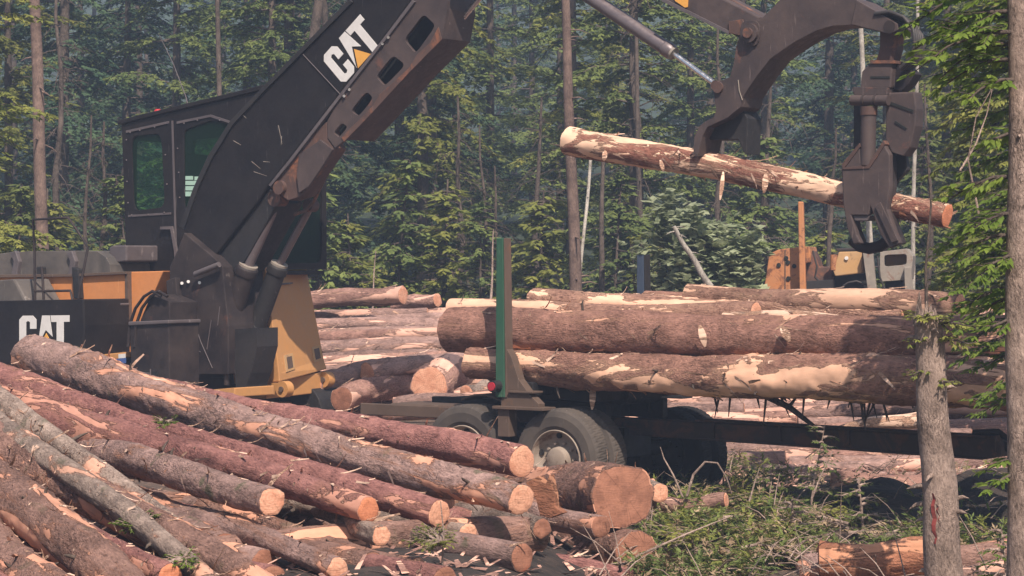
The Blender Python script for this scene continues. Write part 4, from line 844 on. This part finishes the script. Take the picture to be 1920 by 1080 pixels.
# ------------------------------------------------------------ trees
def spray(mb, p, d, ln, rnd, w=.045, k=3):
    """a drooping twig with needle blades"""
    up = Vector((0, 0, 1)); sdv = d.cross(up)
    if sdv.length < .01: sdv = Vector((1, 0, 0))
    sdv.normalize()
    for j in range(k):
        a = (j - (k - 1) / 2) * .55 + rnd.uniform(-.25, .25); dd = (d * math.cos(a) + sdv * math.sin(a)); dd.z -= rnd.uniform(.05, .45); dd.normalize()
        l_ = ln * rnd.uniform(.6, 1.15); s2 = dd.cross(Vector((rnd.uniform(-.5, .5), rnd.uniform(-.5, .5), 1))).normalized() * w * rnd.uniform(.6, 1.3)
        q = p + dd * l_; mid = p + dd * l_ * .45
        mb.add([p, mid - s2, q, mid + s2], [(0, 1, 2, 3)])
def crown_mesh(name, h, R0, seed, mats, base=.8, step=.48, nb=7, tw=.13, droop=.35, dens=1.5, wide=.030, shape=.6, patch=.12):
    rnd = random.Random(seed); mb = MB(); tb = MB()
    z = base; lean = Vector((rnd.uniform(-.3, .3), rnd.uniform(-.3, .3), 0)) 
    cx = lambda z_: lean * (z_ / h) ** 2
    tb.tube([cx(h * f) + Vector((0, 0, h * f - .3 * (f == 0))) for f in [i / 10 for i in range(11)]], [h * .008 * (1 - f * .95) + .012 for f in [i / 10 for i in range(11)]], 9)
    while z < h:
        u = z / h
        for b_ in range(nb):
            if rnd.random() < patch: continue
            a = rnd.uniform(0, 6.283); L = R0 * ((1 - u) ** shape) * rnd.uniform(.35, 1.2) * (1 if u > .15 else .8)
            if L < .15: L = .15
            d = Vector((math.cos(a), math.sin(a), 0)); p0 = cx(z) + Vector((0, 0, z + rnd.uniform(-.10, .10))); dr = droop * rnd.uniform(.6, 1.5); lift = rnd.uniform(.05, .4)
            f_ = lambda s_: p0 + d * L * s_ + Vector((0, 0, lift * L * s_ - dr * L * s_ * s_))
            tb.tube([f_(0), f_(.5), f_(.95)], [.018 + .006 * L, .012, .004], 4, caps=False)
            ns = max(3, int(L / tw * dens * 1.3)); pd = Vector((-d.y, d.x, 0))
            for i in range(ns):
                s_ = .18 + .82 * (i + rnd.random()) / ns; p = f_(s_) + Vector((0, 0, rnd.uniform(-.07, .03))); sg = 1 if i % 2 else -1
                tl = L * .30 * (1.15 - s_) + .10; td = (d * .75 + pd * sg * rnd.uniform(.5, 1.1)).normalized()
                td.z -= rnd.uniform(.15, .6); nn = max(1, int(tl / .15))
                for j in range(nn):
                    spray(mb, p + td * tl * j / nn, (td + d * .25 + Vector((rnd.uniform(-.35, .35), rnd.uniform(-.35, .35), rnd.uniform(-.5, .2)))).normalized(), .135, rnd, wide, 5)
            spray(mb, f_(.93), d, .26, rnd, wide, 3)
        z += step * rnd.uniform(.7, 1.3)
    c = bpy.data.meshes.new(name + '_crown'); c.from_pydata(mb.v, [], mb.f); c.materials.append(mats)
    t_ = bpy.data.meshes.new(name + '_trunk'); t_.from_pydata(tb.v, [], tb.f); t_.materials.append(M['bark_dim'])
    for p in t_.polygons: p.use_smooth = True
    return c, t_
def dead_mesh(h, seed, nbr=60):
    rnd = random.Random(seed); tb = MB(); mb = MB()
    tb.tube([Vector((.1 * math.sin(i), .08 * math.cos(i * 1.7), h * i / 8 - .3 * (i == 0))) for i in range(9)], [.10 * (1 - i / 9) + .015 for i in range(9)], 9)
    for _ in range(nbr):
        z = rnd.uniform(.6, h * .95); a = rnd.uniform(0, 6.28); L = rnd.uniform(.4, 1.5) * (1 - z / h * .6); d = Vector((math.cos(a), math.sin(a), rnd.uniform(-.5, .4))); p = Vector((0, 0, z))
        mb.tube([p, p + d * L * .5, p + d * L + Vector((0, 0, -.2 * L))], [.014, .010, .004], 4, caps=False)
        for k in range(4):
            q = p + d * L * rnd.uniform(.3, 1); mb.tube([q, q + Vector((rnd.uniform(-.3, .3), rnd.uniform(-.3, .3), rnd.uniform(-.4, .1)))], [.007, .002], 3, caps=False)
    c = bpy.data.meshes.new('dead_branches'); c.from_pydata(mb.v, [], mb.f); c.materials.append(M['bark_dim'])
    t_ = bpy.data.meshes.new('dead_trunk'); t_.from_pydata(tb.v, [], tb.f); t_.materials.append(M['bark_dim'])
    return c, t_
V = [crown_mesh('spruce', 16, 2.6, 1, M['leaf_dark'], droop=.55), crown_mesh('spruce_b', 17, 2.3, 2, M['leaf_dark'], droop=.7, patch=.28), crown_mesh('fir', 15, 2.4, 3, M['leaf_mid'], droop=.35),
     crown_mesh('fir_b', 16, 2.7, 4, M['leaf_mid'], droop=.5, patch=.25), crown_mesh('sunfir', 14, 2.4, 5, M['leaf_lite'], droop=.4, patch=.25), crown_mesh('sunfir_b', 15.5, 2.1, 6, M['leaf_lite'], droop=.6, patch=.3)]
SM = [crown_mesh('young', 4.2, 1.25, 8, M['leaf_mid'], base=.2, step=.22, nb=7, wide=.04), crown_mesh('young_b', 3.2, 1.1, 9, M['leaf_lite'], base=.15, step=.2, nb=7, wide=.04)]
DD = [dead_mesh(9, 21), dead_mesh(7, 22, 80)]
def tree(name, meshes, loc, rz, sc, label, group=None, cat='tree', crown='crown'):
    o = empty(name, loc, rz, label=label, cat=cat, group=group); o.scale = (sc, sc, sc)
    for nm_, me in ((crown, meshes[0]), ('trunk', meshes[1])):
        c = bpy.data.objects.new(nm_, me); COL.objects.link(c); c.parent = o
    return o
rf_ = random.Random(31)
marks = [(100, 'at the far left edge'), (260, 'behind the loader engine hood'), (430, 'behind the loader cab'), (620, 'behind the black boom'), (800, 'right of the lettered boom'), (960, 'behind the green trailer stake'),
         (1120, 'behind the bare straight trunk'), (1290, 'behind the chrome stick cylinder'), (1460, 'behind the curved stick'), (1620, 'behind the old orange machine'), (1760, 'behind the grapple'), (9999, 'at the far right edge')]
def mark(px):
    for a, b_ in marks:
        if px < a: return b_
rowsT = [(45, 49, 2.4, 0), (51, 55, 2.6, 1), (57, 62, 2.7, 2), (65, 71, 3.0, 3), (75, 84, 3.3, 4), (88, 98, 3.5, 5), (101, 112, 3.7, 6), (115, 130, 4.0, 7)]
used = {}
for (ya, yb, spc, ri) in rowsT:
    x = -(1020 / FP) * (ya + yb) / 2 - 1
    while x < (1020 / FP) * (ya + yb) / 2 + 1:
        Y = rf_.uniform(ya, yb); xx = x + rf_.uniform(-.6, .6); px = 960 + xx / Y * FP
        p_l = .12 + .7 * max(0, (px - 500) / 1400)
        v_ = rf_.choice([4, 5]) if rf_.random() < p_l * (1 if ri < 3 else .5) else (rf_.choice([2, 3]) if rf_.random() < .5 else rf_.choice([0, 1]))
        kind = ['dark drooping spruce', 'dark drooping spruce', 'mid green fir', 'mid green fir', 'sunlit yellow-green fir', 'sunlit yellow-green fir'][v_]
        skip = ri == 0 and rf_.random() < .35
        if not skip:
            lb = '%s in the %s row of the forest, %s' % (kind, ['front', 'second', 'third', 'fourth', 'fifth', 'sixth', 'seventh', 'rearmost'][ri], mark(px))
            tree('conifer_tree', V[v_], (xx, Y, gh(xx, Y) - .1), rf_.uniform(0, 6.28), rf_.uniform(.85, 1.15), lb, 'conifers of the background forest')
        x += spc * rf_.uniform(.75, 1.25)
for i in range(16):
    px = [30, 90, 250, 320, 600, 660, 740, 830, 900, 1010, 1150, 1240, 1400, 1540, 1700, 1800][i]; Y = rf_.uniform(41.5, 44.5); xx = (px - 960) / FP * Y
    tree('young_conifer', SM[i % 2], (xx, Y, 0), rf_.uniform(0, 6), rf_.uniform(.8, 1.25), '%s young conifer at the foot of the forest, %s' % (['small dark', 'small bright'][i % 2], mark(px)), 'young conifers at the forest edge')
for i, (px, Y, v_, s_) in enumerate([(165, 41, 0, .55), (195, 42, 1, .7), (905, 44, 0, .55), (930, 44, 1, .6), (1195, 47, 0, 1.1), (1440, 45, 1, .9), (1350, 46, 0, .8), (600, 48, 0, 1.2), (860, 46, 1, .8), (1560, 44, 1, .7), (1010, 46, 1, .8), (110, 46, 0, .9), (1740, 40, 0, .6)]):
    tree('dead_tree', DD[v_], ((px - 960) / FP * Y, Y, 0), i * 1.3, s_, '%s grey dead tree with tangled twigs %s' % (['slim', 'bushy', 'stunted', 'leaning'][i % 4], mark(px)), 'dead trees in the forest edge', crown='branches')
tree('conifer_tree', V[4], (at(-60, 500, 37).x, 37, 0), .7, .8, 'sunlit yellow-green fir reaching in at the left edge behind the engine hood', 'conifers of the background forest')
# individual bare trunks
def trunk(px0, py0, px1, py1, Y, w0, w1, mat, label, stubs=14, name='bare_tree', seed=1, cat='tree', n=16, extra=None):
    rnd = random.Random(seed); B = at(px0, py0, Y); Tt = at(px1, py1, Y); r0 = w0 / 2 / FP * Y; r1 = w1 / 2 / FP * Y
    d = (Tt - B); B2 = Vector((B.x, B.y, B.z))
    if B.z > .2 and abs(d.x) < abs(d.z) * .35:              # carry the trunk down to the soil
        k = (B.z - gh(B.x, Y) + .1) / d.z; B2 = B - d * k; r0 = r0 * (1 + k * .15)
    d = Tt - B2; o = empty(name, B2, 0, label=label, cat=cat); mb = MB(); m_ = 24
    pts = [d * (i / m_) + Vector((.010 * math.sin(i * .5 + seed), .01 * math.cos(i * .6), 0)) for i in range(m_ + 1)]
    mb.tube(pts, [(r0 + (r1 - r0) * i / m_) * (1 + .04 * noise.noise(Vector((i * .6, seed, 0)))) for i in range(m_ + 1)], n)
    tk = mb.build('trunk', M[mat], o)
    for _ in range(stubs):
        f = rnd.random(); p = d * f; a = rnd.uniform(0, 6.28); r = r0 + (r1 - r0) * f; q = Vector((math.cos(a), math.sin(a), rnd.uniform(-.3, .2))); L = rnd.uniform(.05, .35) * min(1, r * 9 + .3) * (.35 if Y < 20 else 1)
        m2 = MB(); m2.tube([p + q * r * .7, p + q * (r + L * .5), p + q * (r + L) + Vector((0, 0, -.2 * L))], [r * .16 + .004, r * .1 + .003, .002], 5); m2.build('branch_stub', M[mat], tk)
    return o
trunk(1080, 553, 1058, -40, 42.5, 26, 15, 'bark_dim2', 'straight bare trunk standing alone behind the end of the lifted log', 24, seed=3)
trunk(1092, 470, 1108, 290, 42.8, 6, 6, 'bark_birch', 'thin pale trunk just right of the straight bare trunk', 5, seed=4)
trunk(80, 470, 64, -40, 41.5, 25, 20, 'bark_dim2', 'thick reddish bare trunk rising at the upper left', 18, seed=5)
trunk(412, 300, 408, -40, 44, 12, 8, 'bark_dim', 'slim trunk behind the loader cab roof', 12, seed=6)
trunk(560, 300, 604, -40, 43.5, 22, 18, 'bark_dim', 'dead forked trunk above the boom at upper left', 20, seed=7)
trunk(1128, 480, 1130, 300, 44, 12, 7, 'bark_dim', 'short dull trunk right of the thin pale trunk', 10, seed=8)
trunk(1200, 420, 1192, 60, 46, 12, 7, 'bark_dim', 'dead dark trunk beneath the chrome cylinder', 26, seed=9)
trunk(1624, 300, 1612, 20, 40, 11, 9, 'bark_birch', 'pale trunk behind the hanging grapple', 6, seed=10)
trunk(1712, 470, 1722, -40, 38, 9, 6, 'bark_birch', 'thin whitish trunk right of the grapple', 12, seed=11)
trunk(920, 560, 926, 430, 42, 8, 2, 'bark_tree', 'thin pale stem left of the green stake', 8, seed=12)
trunk(700, 545, 705, 470, 42, 5, 1.5, 'bark_tree', 'very thin pale stem behind the log on the deck top', 4, seed=13)
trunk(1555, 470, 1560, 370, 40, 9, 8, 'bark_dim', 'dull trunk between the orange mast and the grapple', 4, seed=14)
trunk(1332, 538, 1262, 425, 35.5, 13, 8, 'bark_birch', 'fallen pale trunk leaning to the left above the load', 8, 'leaning_tree', seed=15)
trunk(1772, 1085, 1738, 596, 17.2, 72, 52, 'bark_tree', 'bare standing trunk with a red paint streak in front of the drawbar', 18, 'snag_tree', seed=16, n=26)
tt = trunk(1918, 1090, 1912, -60, 14.2, 66, 44, 'bark_tree', 'lichen-grey tree trunk at the right edge of the picture with hanging green boughs', 8, 'leafy_tree', seed=17, n=26)
# red paint streak
s_ = MB(); Yp = 17.2 - .155
for j, (px, y0, y1, w_) in enumerate(((1749, 925, 1020, 7), (1756, 945, 990, 4))):
    vs = []
    for k in range(9):
        f = k / 8; c = at(px + 4 * f + 2 * math.sin(k * 2), y0 + (y1 - y0) * f, Yp + .03); ww = w_ / 2 / FP * Yp * math.sin(.3 + 2.5 * f)
        vs += [c + Vector((-ww, .012, 0)), c + Vector((ww, -.012, 0))]
    s_.add(vs, [(k * 2, k * 2 + 1, k * 2 + 3, k * 2 + 2) for k in range(8)])
pt = next(o for o in COL.objects if o.name.startswith('snag_tree')); s_.v = [tuple(Vector(v) - pt.location) for v in s_.v]
s_.build('paint_streak', M['mark'], pt)

def boughs(mb, tb, p0, d, L, rnd, droop, needle, wid, tw, dens=1.0):
    f_ = lambda s: p0 + d * L * s + Vector((0, 0, -droop * L * s * s)); tb.tube([f_(0), f_(.35), f_(.7), f_(1)], [.016, .011, .007, .003], 6)
    pd = Vector((-d.y, d.x, 0)).normalized() if abs(d.x) + abs(d.y) > .01 else Vector((1, 0, 0))
    ns = int(L / tw * dens)
    for i in range(ns):
        s = .1 + .9 * (i + rnd.random()) / ns; p = f_(s); sg = 1 if i % 2 else -1; tl = L * .38 * (1.1 - s) + .05; td = (d * .6 + pd * sg * rnd.uniform(.2, .9) + Vector((0, 0, rnd.uniform(-.5, .15)))).normalized()
        tb.tube([p, p + td * tl], [.004, .0015], 4, caps=False); m_ = max(2, int(tl / (needle * .42)))
        for j in range(m_):
            spray(mb, p + td * tl * (j + rnd.random()) / m_, (td + Vector((rnd.uniform(-.4, .4), rnd.uniform(-.4, .4), rnd.uniform(-.5, .1)))).normalized(), needle, rnd, wid, 3)
rn = random.Random(77); cr = MB(); li = MB(); base = tt.location
for (px, py, L, dx, dy) in [(1912, 20, 1.0, -1, .2), (1912, 60, 1.1, -1, -.3), (1912, 110, .8, -1, .4), (1914, -20, 1.1, -.9, .1), (1915, 330, .75, -1, .3), (1915, 400, .6, -1, -.3), (1916, 440, .7, -1, .1), (1916, 480, .55, -.8, -.5), (1916, 540, .55, -1, .2), (1916, 600, .45, -1, -.2), (1916, 860, .35, -1, .1), (1916, 890, .4, -.9, -.4), (1916, 560, .5, -.7, .6), (1913, 80, .9, -.7, .6), (1913, 150, .7, -.9, -.5), (1914, 250, .35, -1, .2)]:
    p = at(px, py, 14.2) - base; boughs(cr, li, p, Vector((dx, dy, .15)).normalized(), L * .62, rn, .5, .085, .016, .04)
c_ = cr.build('crown', M['leaf_near'], tt, fix=False); li.build('limbs', M['bark_dim'], tt, fix=False)
# second near tree, out of frame to the right, whose long limbs reach in behind
def hang(name, spots, Y, base_px, label, mat, needle=.085, wid=.017, cat='tree', seed=5, droop=.5):
    rnd = random.Random(seed); b0 = at(base_px, 540, Y); b0.z = gh(b0.x, Y); o = empty(name, b0, label=label, cat=cat); cr = MB(); li = MB(); tk = MB()
    tk.tube([Vector((0, 0, -.2)), Vector((.03, 0, 2)), Vector((-.02, 0, 5)), Vector((0, 0, 8))], [.16, .14, .11, .07], 16); tk.build('trunk', M['bark_tree'], o)
    for (px, py, px2, L) in spots:
        p = Vector((0, 0, at(px, py, Y).z - b0.z)); tip = at(px2, py, Y) - b0; d = Vector((tip.x, rnd.uniform(-.35, .35), 0)); Lm = d.length
        boughs(cr, li, p + Vector((0, 0, .3 * Lm * .4)), d.normalized(), Lm, rnd, droop * .6, needle, wid, .05 * L)
    cr.build('crown', M[mat], o, fix=False); li.build('limbs', M['bark_dim'], o, fix=False); return o
hang('conifer_tree', [(0, -50, 1800, .8), (0, 5, 1785, .8), (0, 50, 1800, .8), (0, 100, 1790, .8), (0, 160, 1810, 1), (0, 240, 1825, 1.2), (0, 320, 1820, 1.2), (0, 380, 1810, 1), (0, 470, 1790, 1), (0, 540, 1800, 1), (0, 600, 1815, 1), (0, 660, 1830, 1.2), (0, 350, 1800, .9), (0, 410, 1775, .8), (0, 440, 1790, .8), (0, 500, 1775, .8), (0, 570, 1790, .8), (0, 630, 1800, .8), (0, 700, 1815, .8), (0, 740, 1840, .8), (0, 30, 1770, .8), (0, 80, 1800, .8), (0, 130, 1775, .8), (0, 200, 1805, .9), (0, 280, 1810, .9)], 19.5, 2060, 'bright green conifer at the right whose boughs reach in behind the edge trunk', 'leaf_near', seed=9)
hang('conifer_tree', [(0, 60, 1765, 1), (0, 140, 1780, 1), (0, 220, 1770, 1.1), (0, 300, 1760, 1.1), (0, 380, 1790, 1), (0, 460, 1780, 1), (0, 530, 1790, 1), (0, 0, 1760, 1), (0, -60, 1740, 1), (0, 430, 1735, .9), (0, 490, 1725, .9), (0, 550, 1760, .9), (0, 100, 1750, .9), (0, 180, 1750, .9), (0, 260, 1745, .9), (0, 340, 1755, .9)], 28.5, 2120, 'olive conifer at the right, its boughs hanging beside the grapple', 'leaf_lite', needle=.12, wid=.022, seed=12)
# sprigs on the broken trunk
cr = MB(); li = MB()
for (px, py, dx, L) in ((1740, 600, -.4, .28), (1745, 610, .8, .32), (1745, 640, 1, .3), (1742, 600, .2, .25), (1750, 700, -.8, .22), (1748, 720, .5, .2), (1744, 640, -1, .2)):
    boughs(cr, li, at(px, py, 17.2) - pt.location, Vector((dx, -.6, .3)).normalized(), L, rn, .3, .05, .009, .03)
tp = at(1738, 596, 17.2) - pt.location; jg = MB(); r5 = random.Random(4)
for k in range(14):
    a = k / 14 * 6.28; q = tp + Vector((math.cos(a) * .075, math.sin(a) * .075, -.06)); jg.tube([q, q + Vector((-math.cos(a) * .02, -math.sin(a) * .02, r5.uniform(.09, .26)))], [.03, .004], 5)
jg.build('splintered_top', M['bark_tree'], pt)
li.tube([tp, tp + Vector((-.01, 0, .35)), tp + Vector((.03, 0, .8)), tp + Vector((.0, 0, 1.2))], [.014, .010, .007, .003], 6)
cr.cur = 1; cr.add(li.v, li.f); cr.build('sprigs', [M['leaf_lite'], M['bark_dim']], pt, fix=False)
# pale shrub in the middle distance
def shrub(px, py, Y, wpx, hpx, mat, label, seed, leafs=1500, lw=.05, name='shrub'):
    rnd = random.Random(seed); b0 = at(px, py, Y); z0 = b0.z; b0.z = gh(b0.x, Y) - .05; o = empty(name, b0, label=label, cat='shrub'); cr = MB(); st = MB(); W = wpx / 2 / FP * Y; Hh = z0 - b0.z + hpx / FP * Y
    tips = []
    for _ in range(26):
        a = rnd.uniform(0, 6.28); q = Vector((math.cos(a) * W * rnd.uniform(.2, 1), math.sin(a) * W * rnd.uniform(.2, 1), Hh * rnd.uniform(.45, 1))); st.tube([(0, 0, 0), q * .5 + Vector((0, 0, .1 * Hh)), q], [.025, .014, .004], 5, caps=False); tips.append(q)
    for _ in range(leafs):
        q = rnd.choice(tips); f = rnd.uniform(.55, 1.05); p = q * f + Vector((rnd.gauss(0, 1), rnd.gauss(0, 1), rnd.gauss(0, 1))) * W * .13
        spray(cr, p, Vector((rnd.uniform(-1, 1), rnd.uniform(-1, 1), rnd.uniform(-.2, .8))).normalized(), lw * 3, rnd, lw, 3)
    cr.build('foliage', M[mat], o, fix=False); st.build('stems', M['bark_dim'], o, fix=False); return o
shrub(1280, 470, 37, 170, 130, 'leaf_pale', 'pale green leafy shrub growing behind the load by the leaning trunk', 1, 3000, .06)
shrub(1375, 500, 36.5, 130, 70, 'leaf_pale', 'low pale shrub left of the old orange machine', 2, 1800, .06)
shrub(1205, 480, 38, 60, 40, 'leaf_lite', 'small yellowish shrub behind the far blue stake', 3, 400, .03)

# ------------------------------------------------------------ brush at lower right
def scatter(name, n, fn, mat, seed, kind='stuff', label=None):
    rnd = random.Random(seed); mb = MB()
    for _ in range(n): fn(mb, rnd)
    o = mb.build(name, mat, fix=False); tag(o, label, 'ground cover', kind=kind); return o
def brush(mb, rnd):
    Y = rnd.uniform(17.0, 27.5); px = rnd.uniform(1190, 1980) 
    if Y > 20.2 and px > 1480 + (24 - Y) * 20 and rnd.random() < .9: return
    if Y > 25.5 and rnd.random() < .5: return
    if Y < 19.0 and px > 1430: return
    X = (px - 960) / FP * Y; dn = noise.noise(Vector((X * 1.6, Y * 1.2, 4)))
    if dn < -.12 and rnd.random() < .8: return
    hmax = .06 + .5 * max(0, dn + .15); p = Vector((X, Y, gh(X, Y) + rnd.uniform(0, hmax)))
    d = Vector((rnd.uniform(-1, 1), rnd.uniform(-1, 1), rnd.uniform(0, .8))).normalized(); L = rnd.uniform(.06, .2)
    mb.cur = 1 if rnd.random() < .38 else 0
    if dn > .25 and rnd.random() < .5: mb.cur = 2
    for k in range(4): spray(mb, p + d * L * k / 4, d, .07, rnd, .009, 3)
scatter('slash_cover', 21000, brush, [M['leaf_mid'], M['leaf_dry'], M['leaf_lite']], 5, label='tangle of green boughs and dry twigs covering the ground at the lower right')
def twigs(mb, rnd):
    Y = rnd.uniform(17.0, 27.5); px = rnd.uniform(1100, 1980); X = (px - 960) / FP * Y; p = Vector((X, Y, gh(X, Y) + rnd.uniform(0, .2))); d = Vector((rnd.uniform(-1, 1), rnd.uniform(-1, 1), rnd.uniform(-.2, .6))).normalized(); L = rnd.uniform(.15, .6)
    mb.tube([p, p + d * L * .5 + Vector((0, 0, .03)), p + d * L], [.008, .005, .002], 4, caps=False)
scatter('twig_litter', 420, twigs, M['bark_tree'], 6, label='dry twigs strewn over the ground at the lower right')
def chips(mb, rnd):
    if rnd.random() < .2: Y = rnd.uniform(14, 20); px = rnd.uniform(-60, 1250)
    else: Y = rnd.uniform(23, 31); px = rnd.uniform(600, 1980)
    X = (px - 960) / FP * Y; p = Vector((X, Y, gh(X, Y) + .01 + rnd.random() * .04)); a = rnd.uniform(0, 3.14); d = Vector((math.cos(a), math.sin(a), rnd.uniform(-.1, .5))); s2 = Vector((-d.y, d.x, rnd.uniform(-.3, .3))) * rnd.uniform(.01, .03); L = rnd.uniform(.04, .2)
    mb.add([p - s2, p + s2, p + d * L + s2 * .5, p + d * L - s2 * .6], [(0, 1, 2, 3)])
scatter('bark_litter', 9000, chips, M['bark_deck2'], 8, label='bark scraps and chips littering the yard floor')
# saplings and bare twigs
fb = random.Random(12)
fbl = [(1260, 20.0, 'beside the shaded log ends'), (1330, 21.4, 'below the short peeled log'), (1400, 22.4, 'right of the dark tyre'), (1430, 20.2, 'left of the stump-like log end'), (1500, 22.0, 'at the foot of the tall sapling'), (1590, 20.6, 'above the split orange log'),
       (1660, 19.8, 'close to the bare standing trunk'), (1300, 19.0, 'at the lower edge of the brush'), (1390, 18.9, 'left of the split orange log'), (1560, 23.2, 'on the shade-coloured soil'), (1830, 20.5, 'between the two near trunks'), (1220, 21.6, 'right behind the thickest cut end')]
for i, (px, Y, lb) in enumerate(fbl):
    p0 = Vector(((px - 960) / FP * Y, Y, gh((px - 960) / FP * Y, Y) + .12)); o = empty('fallen_bough', p0, label='cut green bough lying in the brush ' + lb, cat='bough', group='cut boughs in the brush'); cr = MB(); st = MB()
    for k in range(3):
        a = fb.uniform(0, 6.28); boughs(cr, st, Vector((0, 0, .04 * k)), Vector((math.cos(a), math.sin(a) * .6, fb.uniform(.1, .5))).normalized(), fb.uniform(.35, .75), fb, .45, .07, .010, .035)
    cr.build('foliage', M[['leaf_mid', 'leaf_lite', 'leaf_dry'][i % 3]], o, fix=False); st.build('stem', M['bark_tree'], o, fix=False)
def sapling(px, py, Y, hpx, label, seed, mat='leaf_lite', lean=.1, Lb=.3, bare=.0):
    rnd = random.Random(seed); b0 = at(px, py, Y); b0.z = gh(b0.x, Y); hh = hpx / FP * Y; o = empty('sapling', b0, label=label, cat='sapling'); cr = MB(); st = MB(); st.tube([(0, 0, 0), (lean * .4, 0, hh * .5), (lean, 0, hh)], [.014, .010, .003], 7)
    for k in range(14):
        f = bare + (1 - bare) * k / 14; a = rnd.uniform(0, 6.28); boughs(cr, st, Vector((lean * f, 0, hh * f)), Vector((math.cos(a), math.sin(a), .35)).normalized(), Lb * (1.15 - f * .7), rnd, .3, .055, .008, .035)
    cr.build('foliage', M[mat], o, fix=False); st.build('stem', M['bark_tree'], o, fix=False)
sapling(1515, 960, 22.0, 200, 'tall thin sapling with a bushy top before the drawbar', 1, 'leaf_mid', .16, .22, .35)
sapling(1440, 960, 22.6, 110, 'small green sapling right of the dark tyre', 2, 'leaf_mid', .05, .24)
sapling(1620, 1010, 21.0, 120, 'dull green sapling left of the bare standing trunk', 3, 'leaf_mid', -.05, .3)
sapling(1300, 960, 21.6, 40, 'tiny bright sapling at the foot of the dark tyre', 4, 'leaf_near', 0, .18)
sapling(1350, 1040, 19.6, 90, 'low bushy sapling in the middle of the brush', 5, 'leaf_mid', .03, .3)
sapling(1255, 1070, 19.0, 90, 'low sapling right of the shaded big log', 6, 'leaf_lite', .03, .28)
sapling(1480, 1040, 20.0, 110, 'bushy sapling behind the stump', 7, 'leaf_mid', .03, .3)
sapling(1890, 1000, 17.5, 130, 'bright green sapling under the edge trunk', 8, 'leaf_near', -.05, .22)
sapling(1680, 1020, 20.2, 60, 'low sapling at the log beside the bare trunk', 9, 'leaf_mid', .05, .25)
def bare(pts, Y, r, label, name='bare_twig'):
    P = [at(x, y, Y) for x, y in pts]; mb = MB(); n = len(P); mb.tube([p - P[0] for p in P], [r * (1 - .7 * i / (n - 1)) for i in range(n)], 7); o = mb.build(name, M['bark_tree']); o.location = P[0]; tag(o, label, 'twig')
bare([(1280,932),(1262,890),(1245,860),(1238,838)], 20.8, .011, 'bare grey twig standing left of the arched one against the dark tyre')
bare([(1288,930),(1300,890),(1322,866),(1345,868),(1362,895),(1372,925)], 20.8, .014, 'bare twig bent into an arch in front of the dark tyre')
bare([(1405,940),(1415,905),(1425,875)], 21.0, .010, 'straight tan stick standing in the brush')
bare([(1522,935),(1540,890),(1562,845)], 20.6, .011, 'tan stick leaning right beside the tall sapling')
bare([(1130,1080),(1200,1040),(1290,1000),(1370,968)], 18.4, .014, 'long bare branch lying across the brush', 'fallen_branch')
bare([(828,1080),(832,1000),(826,940)], 15.5, .009, 'upright thin twig before the cut ends of the pile')
bare([(1835,400),(1815,300),(1830,220),(1868,150)], 15.8, .008, 'long bare hanging twig left of the edge trunk')
bare([(1800,320),(1830,270),(1850,215),(1862,160)], 16.2, .008, 'bare twig crossing the boughs at upper right')
bare([(940,1050),(975,1020),(990,1000)], 17.6, .011, 'dark stick in the gap of the pile')
def tuft(px, py, Y, label, seed, mat='leaf_near', s_=.14):
    rnd = random.Random(seed); p0 = at(px, py, Y); o = empty('bough_tuft', p0, label=label, cat='twig'); cr = MB(); st = MB()
    for k in range(9):
        a = rnd.uniform(0, 6.28); boughs(cr, st, Vector((0, 0, 0)), Vector((math.cos(a), math.sin(a) - .5, rnd.uniform(0, .9))).normalized(), s_ * rnd.uniform(.6, 1.2), rnd, .3, .035, .006, .02)
    cr.build('foliage', M[mat], o, fix=False); st.build('stems', M['bark_tree'], o, fix=False)
tuft(262, 985, 15.6, 'green sprig caught on the slender pale logs', 1); tuft(312, 792, 19.3, 'tiny green sprig on the longest grey log', 2, s_=.08)
tuft(825, 1020, 15.5, 'dusty green twig in front of the small cut ends', 3, 'leaf_lite', .2); tuft(345, 1050, 14.4, 'green sprig near the lower edge between pale logs', 4, s_=.1)
# logs at lower right
pxlog('log', (1540,1052,18.5,70), (1770,1046,18.3,70), 'bark_raw', ends='ab', endmat='end_red', res=.04, sides=30, flakes=10, label='split orange-brown log lying in the brush left of the bare trunk', seed=801, lump=.12)
pxlog('log', (1740,1048,18.9,60), (1990,1040,18.9,60), 'bark_brown', ends='ab', endmat='end_brown', flakes=4, label='shaded dark log between the bare trunk and the edge trunk', seed=802)
pxlog('log', (1475,1012,20.2,46), (1530,1092,18.6,66), 'bark_grey', ends='ab', endmat='end', flakes=6, label='pinkish grey log end pointing up out of the brush', seed=803, lump=.14, res=.03)
pxlog('log', (1245,950,21.0,30), (1360,942,20.8,30), 'bark_deck2', ends='ab', flakes=8, label='short peeled log lying below the dark tyre', seed=804)
pxlog('log', (1790,1080,17.9,40), (1990,1062,17.9,40), 'bark_deck', ends='ab', flakes=4, label='pinkish log end at the bottom right corner', seed=805)
pxlog('log', (1560,905,25.2,44), (1960,912,24.8,40), 'bark_deck2', ends='ab', flakes=12, label='flaky pinkish log lying on the ground just beyond the drawbar', seed=806)

# ------------------------------------------------------------ haze
m = bpy.data.materials.new('haze'); m.use_nodes = True; t = m.node_tree; t.nodes.clear()
pv = t.nodes.new('ShaderNodeVolumePrincipled'); pv.inputs['Color'].default_value = (.54, .70, 1.0, 1); pv.inputs['Density'].default_value = .0018; pv.inputs['Anisotropy'].default_value = .0
mo = t.nodes.new('ShaderNodeOutputMaterial'); t.links.new(pv.outputs[0], mo.inputs['Volume'])
mb = MB(); mb.box((0, 195, 20), (560, 500, 50)); hz = mb.build('haze', m); tag(hz, 'thin blue smoky haze hanging in the air', 'haze', kind='stuff')
